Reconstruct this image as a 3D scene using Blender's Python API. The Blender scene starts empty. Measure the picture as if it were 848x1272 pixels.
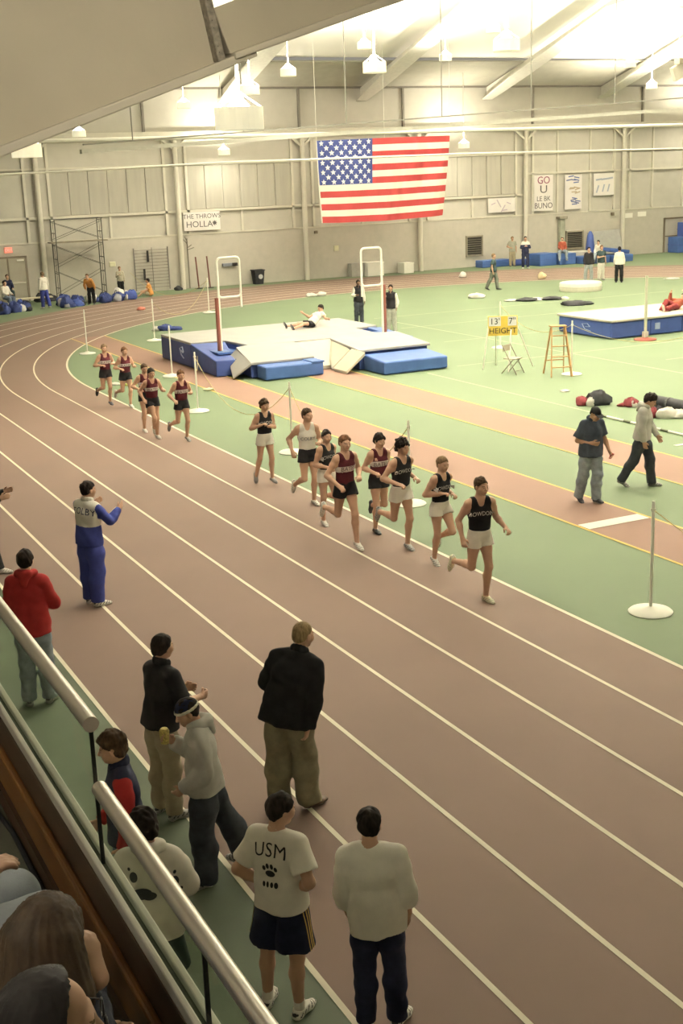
import bpy, bmesh, math, random
import numpy as np
from mathutils import Vector, Matrix
from mathutils.bvhtree import BVHTree
random.seed(7)
SC = bpy.context.scene
COL = SC.collection
PI = math.pi

# ------------------------------------------------------------------ camera
cam_data = bpy.data.cameras.new('camera')
cam = bpy.data.objects.new('camera', cam_data)
COL.objects.link(cam)
cam_data.sensor_width = 36.0
cam_data.lens = 1579.0 / 1272.0 * 36.0
cam_data.clip_end = 400
cam_data.clip_start = 0.05
_r = Vector((0.89318963, -0.44826444, -0.03565497))
_u = Vector((0.14688024, 0.21588569, 0.96530802))
_f = Vector((0.42501586, 0.86744012, -0.25866805))
M = Matrix(((_r.x, _u.x, -_f.x, 0), (_r.y, _u.y, -_f.y, 0), (_r.z, _u.z, -_f.z, 5.9), (0, 0, 0, 1)))
cam.matrix_world = M
SC.camera = cam

# ------------------------------------------------------------------ world, exposure
w = bpy.data.worlds.new('world'); SC.world = w; w.use_nodes = True
w.node_tree.nodes['Background'].inputs[0].default_value = (1.0, 0.93, 0.78, 1)
w.node_tree.nodes['Background'].inputs[1].default_value = 0.25
vs = SC.view_settings
vs.view_transform = 'Standard'
vs.look = 'None'
vs.exposure = 0.27
vs.gamma = 1.0
vs.use_curve_mapping = False
LAMP_UP = 1500.0      # watts of each pendant towards the roof
LAMP_DOWN = 150.0    # watts of each pendant towards the floor
LAMP_COL = (1.0, 0.925, 0.76)

# ------------------------------------------------------------------ materials
def lin(r, g, b):
    f = lambda c: (c / 255 / 12.92) if c / 255 <= 0.04045 else ((c / 255 + 0.055) / 1.055) ** 2.4
    return (f(r), f(g), f(b))
MATS = {}
def mat(name, col, rough=0.8, var=0.06, scale=6.0, metal=0.0, bump=0.0, bscale=60.0, spec=0.3, detail=4.0, stretch=None, emit=0.0):
    """a procedural material: base colour broken up by noise, optional fine bump"""
    if name in MATS: return MATS[name]
    m = bpy.data.materials.new(name); m.use_nodes = True
    nt = m.node_tree; b = nt.nodes['Principled BSDF']
    b.inputs['Roughness'].default_value = rough
    b.inputs['Metallic'].default_value = metal
    b.inputs['Specular IOR Level'].default_value = spec
    tc = nt.nodes.new('ShaderNodeTexCoord')
    src = tc.outputs['Object']
    if stretch:
        mp = nt.nodes.new('ShaderNodeMapping'); mp.inputs['Scale'].default_value = stretch
        nt.links.new(src, mp.inputs['Vector']); src = mp.outputs['Vector']
    n = nt.nodes.new('ShaderNodeTexNoise'); n.inputs['Scale'].default_value = scale; n.inputs['Detail'].default_value = detail
    nt.links.new(src, n.inputs['Vector'])
    r = nt.nodes.new('ShaderNodeValToRGB')
    r.color_ramp.elements[0].position = 0.3; r.color_ramp.elements[1].position = 0.7
    r.color_ramp.elements[0].color = tuple(max(0, c * (1 - var)) for c in col[:3]) + (1,)
    r.color_ramp.elements[1].color = tuple(min(1, c * (1 + var)) for c in col[:3]) + (1,)
    nt.links.new(n.outputs['Fac'], r.inputs['Fac']); nt.links.new(r.outputs['Color'], b.inputs['Base Color'])
    if bump:
        n2 = nt.nodes.new('ShaderNodeTexNoise'); n2.inputs['Scale'].default_value = bscale; n2.inputs['Detail'].default_value = 3
        nt.links.new(src, n2.inputs['Vector'])
        bp = nt.nodes.new('ShaderNodeBump'); bp.inputs['Strength'].default_value = bump; bp.inputs['Distance'].default_value = 0.02
        nt.links.new(n2.outputs['Fac'], bp.inputs['Height']); nt.links.new(bp.outputs['Normal'], b.inputs['Normal'])
    if emit:
        b.inputs['Emission Color'].default_value = tuple(col[:3]) + (1,); b.inputs['Emission Strength'].default_value = emit
    MATS[name] = m
    return m

# ------------------------------------------------------------------ mesh building
class MB:
    def __init__(s): s.v = []; s.f = []; s.m = []; s.mi = 0
    def add(s, vs, fs):
        o = len(s.v); s.v += [tuple(v) for v in vs]; s.f += [tuple(i + o for i in f) for f in fs]; s.m += [s.mi] * len(fs); return s
    def box(s, lo, hi):
        x0, y0, z0 = lo; x1, y1, z1 = hi
        return s.add([(x0, y0, z0), (x1, y0, z0), (x1, y1, z0), (x0, y1, z0), (x0, y0, z1), (x1, y0, z1), (x1, y1, z1), (x0, y1, z1)],
                     [(0, 3, 2, 1), (4, 5, 6, 7), (0, 1, 5, 4), (1, 2, 6, 5), (2, 3, 7, 6), (3, 0, 4, 7)])
    def bar(s, a, b, w, h=None, up=(0, 0, 1)):
        a = Vector(a); b = Vector(b); h = h or w; d = (b - a).normalized(); up = Vector(up)
        if abs(d.dot(up)) > .98: up = Vector((1, 0, 0))
        r = d.cross(up).normalized() * w / 2; u = r.cross(d).normalized() * h / 2
        vs = [p + i * r + j * u for p in (a, b) for i, j in ((-1, -1), (1, -1), (1, 1), (-1, 1))]
        return s.add(vs, [(0, 1, 2, 3)[::-1], (4, 5, 6, 7), (0, 1, 5, 4), (1, 2, 6, 5), (2, 3, 7, 6), (3, 0, 4, 7)])
    def tube(s, pts, r, n=10, cap=True, closed=False):
        pts = [Vector(p) for p in pts]; N = len(pts); rr = r if isinstance(r, (list, tuple)) else [r] * N
        rings = []; ref = None
        for i, p in enumerate(pts):
            a = pts[i - 1] if (i > 0 or closed) else p; c = pts[(i + 1) % N] if (i < N - 1 or closed) else p
            d = (c - a).normalized()
            if ref is None: ref = Vector((0, 0, 1)) if abs(d.z) < .9 else Vector((1, 0, 0))
            x = d.cross(ref).normalized(); y = x.cross(d).normalized(); ref = y
            rings.append([p + rr[i] * (math.cos(2 * PI * k / n) * x + math.sin(2 * PI * k / n) * y) for k in range(n)])
        vs = [q for rg in rings for q in rg]; fs = []
        M_ = N if closed else N - 1
        for i in range(M_):
            j = (i + 1) % N
            for k in range(n): fs.append((i * n + k, i * n + (k + 1) % n, j * n + (k + 1) % n, j * n + k))
        if cap and not closed: fs.append(tuple(range(n))[::-1]); fs.append(tuple((N - 1) * n + k for k in range(n)))
        return s.add(vs, fs)
    def lathe(s, prof, c=(0, 0, 0), n=20):
        vs = []; fs = []; N = len(prof)
        for r, z in prof:
            for k in range(n): vs.append((c[0] + r * math.cos(2 * PI * k / n), c[1] + r * math.sin(2 * PI * k / n), c[2] + z))
        for i in range(N - 1):
            for k in range(n): fs.append((i * n + k, i * n + (k + 1) % n, (i + 1) * n + (k + 1) % n, (i + 1) * n + k))
        if prof[0][0] > 1e-4: fs.append(tuple(range(n))[::-1])
        if prof[-1][0] > 1e-4: fs.append(tuple((N - 1) * n + k for k in range(n)))
        return s.add(vs, fs)
    def prism(s, poly, z0, z1):
        """poly (x,y) ccw extruded; z0/z1 numbers or lists"""
        n = len(poly); a = z0 if isinstance(z0, (list, tuple)) else [z0] * n; b = z1 if isinstance(z1, (list, tuple)) else [z1] * n
        vs = [(p[0], p[1], a[i]) for i, p in enumerate(poly)] + [(p[0], p[1], b[i]) for i, p in enumerate(poly)]
        return s.add(vs, [tuple(range(n))[::-1], tuple(range(n, 2 * n))] + [(i, (i + 1) % n, n + (i + 1) % n, n + i) for i in range(n)])
    def sphere(s, c, r, n=10, sq=(1, 1, 1)):
        vs = []; fs = []; m = max(4, n // 2)
        for i in range(m + 1):
            t = PI * i / m
            for k in range(n): vs.append((c[0] + r * sq[0] * math.sin(t) * math.cos(2 * PI * k / n), c[1] + r * sq[1] * math.sin(t) * math.sin(2 * PI * k / n), c[2] + r * sq[2] * math.cos(t)))
        for i in range(m):
            for k in range(n): fs.append((i * n + k, (i + 1) * n + k, (i + 1) * n + (k + 1) % n, i * n + (k + 1) % n))
        return s.add(vs, fs)
    def build(s, name, mt, parent=None, smooth=False, bevel=0.0, loc=None, seg=2):
        me = bpy.data.meshes.new(name); me.from_pydata(s.v, [], s.f)
        mts = mt if isinstance(mt, (list, tuple)) else [mt]
        for q in mts: me.materials.append(q)
        if len(mts) > 1:
            for p, i in zip(me.polygons, s.m): p.material_index = i
        bm = bmesh.new(); bm.from_mesh(me); bmesh.ops.remove_doubles(bm, verts=bm.verts, dist=1e-5)
        bmesh.ops.dissolve_degenerate(bm, dist=1e-6, edges=bm.edges); bmesh.ops.recalc_face_normals(bm, faces=bm.faces); bm.to_mesh(me); bm.free()
        if smooth:
            for p in me.polygons: p.use_smooth = True
        o = bpy.data.objects.new(name, me); COL.objects.link(o)
        if parent: o.parent = parent
        if loc: o.location = loc
        if bevel:
            b = o.modifiers.new('edge', 'BEVEL'); b.width = bevel; b.segments = seg; b.limit_method = 'ANGLE'
        if smooth and not bevel:
            me.set_sharp_from_angle(angle=math.radians(50))
        return o

def tag(o, label=None, cat=None, group=None, kind=None):
    if label: o['label'] = label
    if cat: o['category'] = cat
    if group: o['group'] = group
    if kind: o['kind'] = kind
    return o
def thing(name, label, cat, loc=(0, 0, 0), rz=0.0, group=None):
    o = bpy.data.objects.new(name, None); COL.objects.link(o); o.empty_display_size = .1
    o.location = loc; o.rotation_euler = (0, 0, rz); return tag(o, label, cat, group)
def copy_tree(o, parent=None):
    c = o.copy(); COL.objects.link(c)
    if parent: c.parent = parent
    for ch in [x for x in bpy.data.objects if x.parent == o]: copy_tree(ch, c)
    return c
def text_mesh(body, size, name, material, parent=None, extrude=0.004, align='CENTER', sx=1.0, spacing=1.0):
    cu = bpy.data.curves.new('t', 'FONT'); cu.body = body; cu.size = size; cu.align_x = align; cu.align_y = 'CENTER'; cu.extrude = extrude
    cu.space_character = spacing; cu.resolution_u = 3
    o = bpy.data.objects.new('t', cu); COL.objects.link(o)
    bpy.context.view_layer.update()
    me = bpy.data.meshes.new_from_object(o.evaluated_get(bpy.context.evaluated_depsgraph_get()))
    bpy.data.objects.remove(o); bpy.data.curves.remove(cu)
    if sx != 1.0:
        for v in me.vertices: v.co.x *= sx
    me.name = name; me.materials.clear(); me.materials.append(material)
    q = bpy.data.objects.new(name, me); COL.objects.link(q)
    if parent: q.parent = parent
    return q

# colours (albedo)
C_WALL = (0.50, 0.47, 0.40)
M_block = mat('painted_block', (0.47, 0.44, 0.375), .85, .04, 3, bump=.15, bscale=25)
M_panel = mat('wall_panel', (0.50, 0.475, 0.41), .7, .04, 2)
M_quilt = mat('acoustic_panel', (0.40, 0.38, 0.32), .9, .08, 1.5, stretch=(3, 1, .3))
M_steel = mat('cream_steel', (0.60, 0.57, 0.48), .5, .04, 2)
M_white = mat('white_paint', (0.80, 0.78, 0.70), .6, .02, 5)
M_roof = mat('roof_lining', (0.85, 0.83, 0.76), .9, .02, 1)
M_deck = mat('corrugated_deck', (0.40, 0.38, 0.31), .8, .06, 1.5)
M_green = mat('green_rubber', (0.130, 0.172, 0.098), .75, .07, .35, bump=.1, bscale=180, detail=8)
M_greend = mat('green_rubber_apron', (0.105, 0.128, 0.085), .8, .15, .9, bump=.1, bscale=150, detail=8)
M_track = mat('brown_rubber', (0.188, 0.126, 0.097), .75, .06, .5, bump=.12, bscale=220, detail=10)
M_runway = mat('red_runway', (0.235, 0.140, 0.105), .75, .06, .6, bump=.1, bscale=200, detail=8)
M_line = mat('line_paint', (0.80, 0.74, 0.58), .6, .06, 3)
M_yellow = mat('yellow_paint', (0.60, 0.43, 0.10), .6, .08, 3)
M_faint = mat('worn_line', (0.32, 0.36, 0.22), .7, .1, 2)
M_soffit = mat('beige_frame_paint', (0.45, 0.40, 0.30), .8, .04, 2, bump=.05, bscale=30)
M_dark = mat('dark_gap', (0.03, 0.028, 0.025), .9, .1)

# ------------------------------------------------------------------ setting: floor
X0, LW, R0, YC = 9.86, 1.073, 21.06, 36.54
CX = X0 + R0
fl = MB().box((-9, -9, -.3), (66, 67.2, 0)).build('floor', M_green); fl['kind'] = 'structure'; fl['label'] = 'green rubber sports floor of the hall'
def ring(r0, r1, z, n=96, y_start=-6.0, xr=None):
    """band of a track: near straight, half circle, far straight"""
    P = []
    for r in (r0, r1):
        L = [(CX - r, y_start + (YC - y_start) * i / 24) for i in range(24)]
        L += [(CX - r * math.cos(PI * i / n), YC + r * math.sin(PI * i / n)) for i in range(n + 1)]
        L += [(CX + r, YC - 4 * i) for i in range(1, 11)]
        P.append(L)
    N = len(P[0]); m = MB()
    vs = [(x, y, z) for x, y in P[0]] + [(x, y, z) for x, y in P[1]]
    m.add(vs, [(i, i + 1, N + i + 1, N + i) for i in range(N - 1)])
    return m
def track_band():
    n = 96; P = [[], []]
    for j, r in enumerate((R0, R0 + 6 * LW)):
        for i in range(24): P[j].append((CX - r, -6 + (YC + 6) * i / 24))
        for i in range(n + 1):
            a = PI * i / n; e = r + (j * 1.4 * min(1, max(0, (math.degrees(a) - 35) / 30.)))
            y = YC + e * math.sin(a); P[j].append((CX - e * math.cos(a), min(y, 65.9)))
        for i in range(1, 11): P[j].append((CX + r + j * 1.4, YC - 4 * i))
    N = len(P[0]); m = MB()
    m.add([(x, y, .004) for x, y in P[0]] + [(x, y, .004) for x, y in P[1]], [(i, i + 1, N + i + 1, N + i) for i in range(N - 1)])
    return m
tr = track_band().build('running_track', M_track, fl)
for k in range(7):
    hw = .026 if k else .032
    ring(R0 + k * LW - hw, R0 + k * LW + hw, .008).build('lane_line', M_line, fl)
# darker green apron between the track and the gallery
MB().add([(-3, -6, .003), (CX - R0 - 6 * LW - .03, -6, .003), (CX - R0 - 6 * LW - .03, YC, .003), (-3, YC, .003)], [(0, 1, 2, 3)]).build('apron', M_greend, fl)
def strip(x0, y0, x1, y1, z, m, name):
    return MB().add([(x0, y0, z), (x1, y0, z), (x1, y1, z), (x0, y1, z)], [(0, 1, 2, 3)]).build(name, m, fl)
strip(12.58, 4, 13.92, 49.0, .005, M_runway, 'jump_runway')
strip(15.9, 4, 17.38, 36.2, .005, M_runway, 'vault_runway')
for x, y1 in ((12.58, 49), (13.92, 49), (15.9, 35), (17.38, 35)):
    strip(x - .028, 4, x + .028, y1, .009, M_yellow, 'runway_line')
strip(12.62, 16.42, 13.88, 16.74, .012, M_white, 'takeoff_board')
for x, ya, yb in ((19.0, 23.8, 32.6), (24.65, 27, 45.5)): strip(x - .03, ya, x + .03, yb, .006, M_faint, 'court_line')
for y, xa, xb in ((33.2, 20.4, 33), (38.3, 23, 30), (42.8, 23.8, 34), (30.2, 26, 38), (46.5, 24.6, 40)): strip(xa, y - .03, xb, y + .03, .006, M_faint, 'court_line')
MB().bar((18.05, 20.6, .012), (18.35, 20.6, .012), .1, .008).build('floor_mark', M_white, fl)

# ------------------------------------------------------------------ setting: far wall
YW = 66.82
COLX = [16.09 + 7.47 * k for k in range(-2, 7)]
wall = MB().box((-6, YW, 0), (64, YW + .3, 2.9)).build('wall_far', M_block); tag(wall, 'beige block far wall of the hall with cladding above', None, None, 'structure')
MB().box((-6, YW + .04, 2.9), (64, YW + .3, 10.5)).build('upper_wall', M_panel, wall)
MB().box((-6, YW - .03, 2.86), (64, YW + .02, 2.94)).build('ledge', M_steel, wall)
girt = MB()
for k in range(len(COLX) - 1):
    xa, xb = COLX[k], COLX[k + 1]
    right = xa > 45
    z1 = 5.35 if right else 4.12
    MB().box((xa + .1, YW - .10, z1 - .06), (xb - .1, YW + .04, z1 + .06)).build('girt', M_steel, wall)
    MB().box((xa + .1, YW - .08, 6.50), (xb - .1, YW + .04, 6.60)).build('girt', M_steel, wall)
    if not right and xa > 9:
        for i in range(6):     # quilted acoustic panels between the girts
            a = xa + .62 + i * (6.2 / 6); q = MB()
            q.box((a + .03, YW - .02, 4.2), (a + 6.2 / 6 - .03, YW + .04, 6.48)); q.build('acoustic_panel', M_quilt, wall, bevel=.015)
        MB().box((xa + .5 * 7.47 - .06, YW - .06, 2.94), (xa + .5 * 7.47 + .06, YW + .04, 4.1)).build('wall_stud', M_steel, wall)
    else:
        for i in (1, 2):
            a = xa + 7.47 / 3 * i
            MB().box((a - .05, YW - .06, 2.94), (a + .05, YW + .04, 8)).build('wall_stud', M_steel, wall)
    for s in (-.62, .62):
        xx = xa + s
        MB().box((xx - .07, YW - .10, 2.94), (xx + .07, YW + .04, 7.9)).build('side_post', M_steel, wall)
for x in COLX:
    MB().tube([(x, YW - .22, 0), (x, YW - .22, 8.0)], .14, 14).build('wall_column', M_steel, wall, smooth=True)
    # bracket at the head of each column
    m = MB(); m.bar((x, YW - .22, 7.3), (x - 1.0, YW - .2, 8.1), .12); m.bar((x, YW - .22, 7.3), (x + 1.0, YW - .2, 8.1), .12)
    m.build('knee_brace', M_steel, wall)
MB().box((-6, YW - .35, 7.95), (64, YW + .04, 8.25)).build('crane_beam', M_steel, wall, bevel=.02)
for x in (22.0, 31.0, 37.6, 46.6, 55.0):
    MB().box((x - .06, YW - .1, 8.2), (x + .06, YW + .04, 10.4)).build('upper_post', mat('grey_post', (.22, .2, .17)), wall)
MB().box((-6, YW - .12, 10.38), (64, YW + .04, 10.52)).build('eave_beam', mat('grey_post', (.22, .2, .17)), wall)

# other walls (mostly out of view) and the roof
def struct(o, label=None):
    o['kind'] = 'structure'
    if label: o['label'] = label
    return o
struct(MB().box((-9.3, -9, 0), (-9, 67.2, 12)).build('wall_left', M_panel), 'side wall of the hall behind the gallery')
struct(MB().box((66, -9, 0), (66.3, 67.2, 16)).build('wall_right', M_panel), 'far right side wall of the hall')
struct(MB().box((-9, -9.3, 0), (66, -9, 16)).build('wall_back', M_panel), 'end wall of the hall behind the camera')
def zroof(x, y): return min(10.5 + .3 * (YW - y), 7.35 + .28 * max(0, x - 1.5), 15.0, 10.5 + .3 * max(0, y + 9) + 1)
rm = MB()
xs = [-9.3, -4, 1.5] + [1.5 + 2 * i for i in range(1, 33)] + [66.3]
ys = [-9.3] + [-9 + 2.5 * i for i in range(1, 29)] + [62.9]
ys = sorted(set(y for y in ys if y <= 62.9))
nx = len(xs)
rm.add([(x, y, zroof(x, y)) for y in ys for x in xs], [(j * nx + i, j * nx + i + 1, (j + 1) * nx + i + 1, (j + 1) * nx + i) for j in range(len(ys) - 1) for i in range(nx - 1)])
roof = rm.build('ceiling', M_roof); tag(roof, 'pale lined roof underside high over the track', None, None, 'structure')
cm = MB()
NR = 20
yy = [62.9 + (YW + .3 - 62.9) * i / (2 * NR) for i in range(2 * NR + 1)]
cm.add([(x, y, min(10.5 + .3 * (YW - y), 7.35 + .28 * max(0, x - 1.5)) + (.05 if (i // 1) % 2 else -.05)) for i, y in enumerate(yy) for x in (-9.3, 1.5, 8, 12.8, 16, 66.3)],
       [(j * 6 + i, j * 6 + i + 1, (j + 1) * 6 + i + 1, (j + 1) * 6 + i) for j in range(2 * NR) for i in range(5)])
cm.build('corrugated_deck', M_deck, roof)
# tapered roof girders coming off the far wall
for x in (18.3, 26.6, 34.9, 43.3, 51.7, 60.0):
    m = MB()
    prof = [(YW - .1, 9.75, .12), (YW - .1, 10.4, .12), (63.0, 11.45, .5), (55, 13.85, .5), (40, 14.8, .5), (40, 14.5, .5), (55, 13.45, .5), (63.6, 10.75, .5)]
    # plate girder: web with a broad flange underneath
    m.add([(x - .06, p[0], p[1]) for p in prof] + [(x + .06, p[0], p[1]) for p in prof],
          [tuple(range(8)), tuple(range(8, 16))[::-1]] + [(i, (i + 1) % 8, 8 + (i + 1) % 8, 8 + i) for i in range(8)])
    low = [(YW - .1, 9.70), (63.6, 10.70), (55, 13.40), (40, 14.45)]
    for (ya, za), (yb, zb) in zip(low[:-1], low[1:]):
        wa = .35 if ya > 66 else .55
        m.add([(x - wa, ya, za), (x + wa, ya, za), (x + .55, yb, zb), (x - .55, yb, zb), (x - wa, ya, za + .06), (x + wa, ya, za + .06), (x + .55, yb, zb + .06), (x - .55, yb, zb + .06)],
              [(0, 3, 2, 1), (4, 5, 6, 7), (0, 1, 5, 4), (1, 2, 6, 5), (2, 3, 7, 6), (3, 0, 4, 7)])
    g = m.build('roof_girder', mat('girder_paint', (.66, .64, .56)), roof)
# trays, pipes and a wire crossing under the roof
m = MB(); m.bar((14, 50, 7.25), (60, 50, 9.55), .10, .06); m.build('cable_tray', mat('grey_steel', (.20, .19, .16), .6), roof)
m = MB(); m.bar((14, 50.4, 7.0), (60, 50.4, 8.9), .28, .16); m.build('air_duct', mat('pale_steel', (.5, .48, .42), .6), roof)
for i in range(9):
    x = 16 + i * 4.7; z = 7.25 + (x - 14) * .05
    MB().tube([(x, 50, z), (x, 50, zroof(x, 50))], .025, 6).build('hanger_rod', mat('grey_steel', (.2, .19, .16)), roof)
MB().tube([(4, 58, 6.05), (12.4, 58, 6.29), (23, 58, 6.5), (37, 58, 6.55), (50.7, 58, 6.45), (64, 58, 6.3)], .05, 8).build('net_wire', M_white, roof, smooth=True)
MB().tube([(4, 57.6, 7.62), (64, 57.6, 7.75)], .09, 8).build('track_pipe', M_white, roof, smooth=True)
# ------------------------------------------------------------------ the near roof frame (bolted knee over the gallery)
# lies in the plane y = 9: lower edge rises from left to right; knee web on the left, thinner rafter on the right
m = MB()
fr = thing('roof_frame', 'big beige roof frame with bolted knee crossing overhead', 'roof frame', (-4.2, 9.0, 2.95))
def fr_prism(pts, y0, y1, name, mt, bevel=0.01, par=None):
    m = MB(); n = len(pts)
    m.add([(p[0] + 4.2, y0 - 9, p[1] - 2.95) for p in pts] + [(p[0] + 4.2, y1 - 9, p[1] - 2.95) for p in pts],
          [tuple(range(n)), tuple(range(n, 2 * n))[::-1]] + [(i, n + i, n + (i + 1) % n, (i + 1) % n) for i in range(n)])
    return m.build(name, mt, par or fr, bevel=bevel)
Mf = M_soffit
Mfl = mat('frame_flange', (.52, .47, .37), .7, .04, 2)
fr_prism([(-4.2, 2.95), (-2.6, 2.95), (-1.2, 4.6), (.4, 5.56), (1.95, 6.14), (3.36, 6.60), (3.52, 6.66), (3.40, 7.35), (-1, 7.3), (-4.2, 7.25)], 8.94, 9.02, 'knee_web', Mf)
fr_prism([(-2.6, 2.95), (-1.2, 4.55), (.4, 5.50), (1.95, 6.085), (3.36, 6.56), (3.80, 6.715), (3.78, 6.775), (3.34, 6.62), (1.93, 6.145), (.38, 5.56), (-1.25, 4.62), (-2.7, 2.95)], 8.83, 9.12, 'bottom_flange', Mfl)
fr_prism([(3.60, 6.73), (4.56, 7.03), (5.9, 7.44), (10, 8.72), (10, 9.15), (5.5, 7.73), (3.75, 7.12), (3.49, 7.03)], 8.86, 9.10, 'rafter', Mf)
fr_prism([(3.62, 6.69), (4.56, 6.98), (5.9, 7.38), (10, 8.66), (10, 8.72), (5.9, 7.44), (4.56, 7.04), (3.61, 6.735)], 8.80, 9.14, 'rafter_flange', Mfl)
fr_prism([(3.50, 6.68), (3.56, 6.68), (3.44, 7.3), (3.38, 7.3)], 8.84, 9.12, 'end_plate', mat('scuffed_plate', (.25, .22, .17), .8, .35, 25))
for z in (6.74, 6.78, 6.9, 6.95, 7.08, 7.13):
    x = 3.52 - (z - 6.68) * .19
    MB().sphere((x + 4.2, -.14, z - 2.95), .022, 8).build('bolt', mat('rusty_bolt', (.10, .08, .06), .8, .3, 30), fr, smooth=True)

# ------------------------------------------------------------------ pendant lamps
M_drum = mat('lamp_drum', (.80, .76, .58), .6, .03, 4, emit=.42)
M_glow = mat('lamp_glow', (1.0, .97, 1.0), .5, .0, 4, emit=14.0)
M_refl = mat('lamp_cone', (.9, .9, .95), .4, .0, 4, emit=2.2)
def lamp(x, y, z, label, dia=.65, group=None, light=True, down=1.0, up=1.0, glow=0):
    t = thing('pendant_lamp', label, 'lamp', (x, y, z), 0, group or 'pendant drum lamps over the track')
    r = dia / 2; h = dia * .44
    m = MB(); m.lathe([(r * .97, -h / 2), (r, -h / 2), (r, h / 2), (r * .97, h / 2), (r * .97, -h / 2)], n=24)
    m.build('drum', M_drum, t, smooth=False)
    MB().lathe([(0, h * .9), (r * .22, h * .85), (r * .42, h * .62), (r * .5, h * .4), (r * .42, h * .2), (0, h * .1)], n=16).build('bulb', M_glow, t, smooth=True)
    for k in range(4):
        a = PI / 4 + k * PI / 2; c, s = math.cos(a), math.sin(a)
        MB().bar((c * r * .1, s * r * .1, h * 1.15), (c * r * .95, s * r * .95, h * .5), .035, .02).build('reflector_arm', M_refl, t)
    MB().tube([(0, 0, h * .9), (0, 0, max(h * 2, zroof(x, y) - z + .05))], .02, 8).build('stem', M_white, t, smooth=True)
    if light:
        for nm, upw, pw in (('up_light', PI, LAMP_UP * up), ('down_light', 0, LAMP_DOWN * down)):
            L = bpy.data.lights.new(nm, 'AREA'); L.shape = 'DISK'; L.size = dia * .9; L.energy = pw; L.color = LAMP_COL
            o = bpy.data.objects.new(nm, L); COL.objects.link(o); o.parent = t
            o.location = (0, 0, h * 1.0 if upw else -h * .5 - .01); o.rotation_euler = (upw, 0, 0)
    if glow:  # bare point light, used only by the added unseen lamps
        L = bpy.data.lights.new('fill_light', 'POINT'); L.shadow_soft_size = .12; L.energy = glow; L.color = LAMP_COL
        o = bpy.data.objects.new('fill_light', L); COL.objects.link(o); o.parent = t; o.location = (0, 0, h * 1.35)
    return t
lamp(6.81, 28.84, 6.58, 'drum lamp at left hanging just below the beige roof frame', down=.7)
lamp(17.17, 61.84, 8.07, 'small far drum lamp half lost under the beige frame edge', up=.25, down=.8)
lamp(21.81, 59.91, 9.20, 'far drum lamp left of the largest lamp, over the wall scaffold', up=.25, down=.8)
lamp(6.71, 16.33, 6.62, 'largest nearest drum lamp with bright splayed reflector arms', down=.55, up=.4)
lamp(16.80, 39.88, 8.54, 'drum lamp close behind the largest lamp at its upper side')
lamp(22.50, 49.31, 9.83, 'drum lamp against the grey deck, between largest lamp and flag top', up=.4)
lamp(25.81, 65.2, 7.10, 'lowest small far lamp hanging before the wall left of flag', up=.25, down=.8)
lamp(17.68, 32.96, 8.66, 'drum lamp above the flag in front of the grey deck', up=1.8)
lamp(18.50, 27.64, 8.74, 'wide drum lamp high up against the glaring roof', group=None, up=1.8)
lamp(33.5, 51.1, 11.8, 'faint drum lamp beside the wide one, nearly lost in glare', up=1.6)
lamp(35.32, 58.26, 11.25, 'drum lamp right above the flag at the edge of grey deck', up=.25, down=.8)
lamp(40.44, 64.8, 7.08, 'low small lamp hanging just right of the flag corner', up=.25, down=.8)
lamp(58.2, 64.5, 8.3, 'far lamp at right hanging before the crane beam', up=.25, down=.8)
for x, y in ((28, 20), (28, 32), (28, 43), (40, 22), (40, 34), (40, 46), (52, 30), (52, 44), (19, 20), (46, 57), (29, 55), (20, 9), (50, 60), (34, 40)):  # extra lamps added in a grid to light the field
    lamp(x, y, zroof(x, y) - 2.6, 'drum lamp hanging outside the picture over the infield', group='lamps over the infield outside the picture', down=.45 if y < 15 else 1.0, up=1.6)
for x, y in ((-2.6, 4.6), (-2.6, .5)):  # lamps added out of view to brighten the gallery
    lamp(x, y, 6.65, 'drum lamp hanging over the gallery behind the camera', group='lamps over the gallery outside the picture', light=False, glow=170)
lamp(2.5, 5.6, 7.15, 'drum lamp hanging close before the beige roof frame, above the picture', light=False, glow=270)  # added above the view to brighten the face of the roof frame

# ------------------------------------------------------------------ suspended girder piece, boxes standing for its lit notches, upper right
t = thing('notched_bar', 'slanted pale bar with row of small floodlights under the roof', 'light bar', (52.0, 58.0, 11.4))
MB().bar((-2.2, 0, -1.0), (2.2, 0, .9), .25, .75).build('bar', M_steel, t)
for i in range(5):
    x = -2 + i * .9; z = -.9 + i * .39
    MB().box((x, -.3, z + .45), (x + .35, .15, z + .75)).build('notch_box', mat('brown_box', (.3, .27, .2)), t)
for s in (-1.8, 1.8): MB().tube([(s, 0, s * .43), (s, 0, 3.9)], .03, 6).build('hanger', M_steel, t)

# ------------------------------------------------------------------ gallery in front
A = 1.0; ZF = 2.97; ZL = 3.51
gl = MB().box((-9, -9, ZF - .25), (A + .03, 13, ZF)).build('floor_gallery', mat('gallery_floor', (.115, .115, .085), .8, .12, 2.5, bump=.1, bscale=90)); tag(gl, 'dull grey green floor of the spectator gallery', None, None, 'structure')
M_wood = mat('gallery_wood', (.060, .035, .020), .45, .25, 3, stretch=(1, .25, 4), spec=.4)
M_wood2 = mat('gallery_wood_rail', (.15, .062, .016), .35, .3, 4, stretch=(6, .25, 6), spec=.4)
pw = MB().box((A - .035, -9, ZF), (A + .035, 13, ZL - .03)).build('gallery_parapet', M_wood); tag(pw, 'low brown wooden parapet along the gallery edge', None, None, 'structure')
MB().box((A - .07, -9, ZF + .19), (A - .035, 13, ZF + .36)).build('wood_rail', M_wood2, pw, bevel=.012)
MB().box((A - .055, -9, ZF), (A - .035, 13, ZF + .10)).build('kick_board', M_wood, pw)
for i in range(4): MB().box((-3 + i * 1.2, 12.6, .0), (-2.7 + i * 1.2, 12.9, ZF - .25)).build('gallery_post', M_block, gl)
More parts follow.
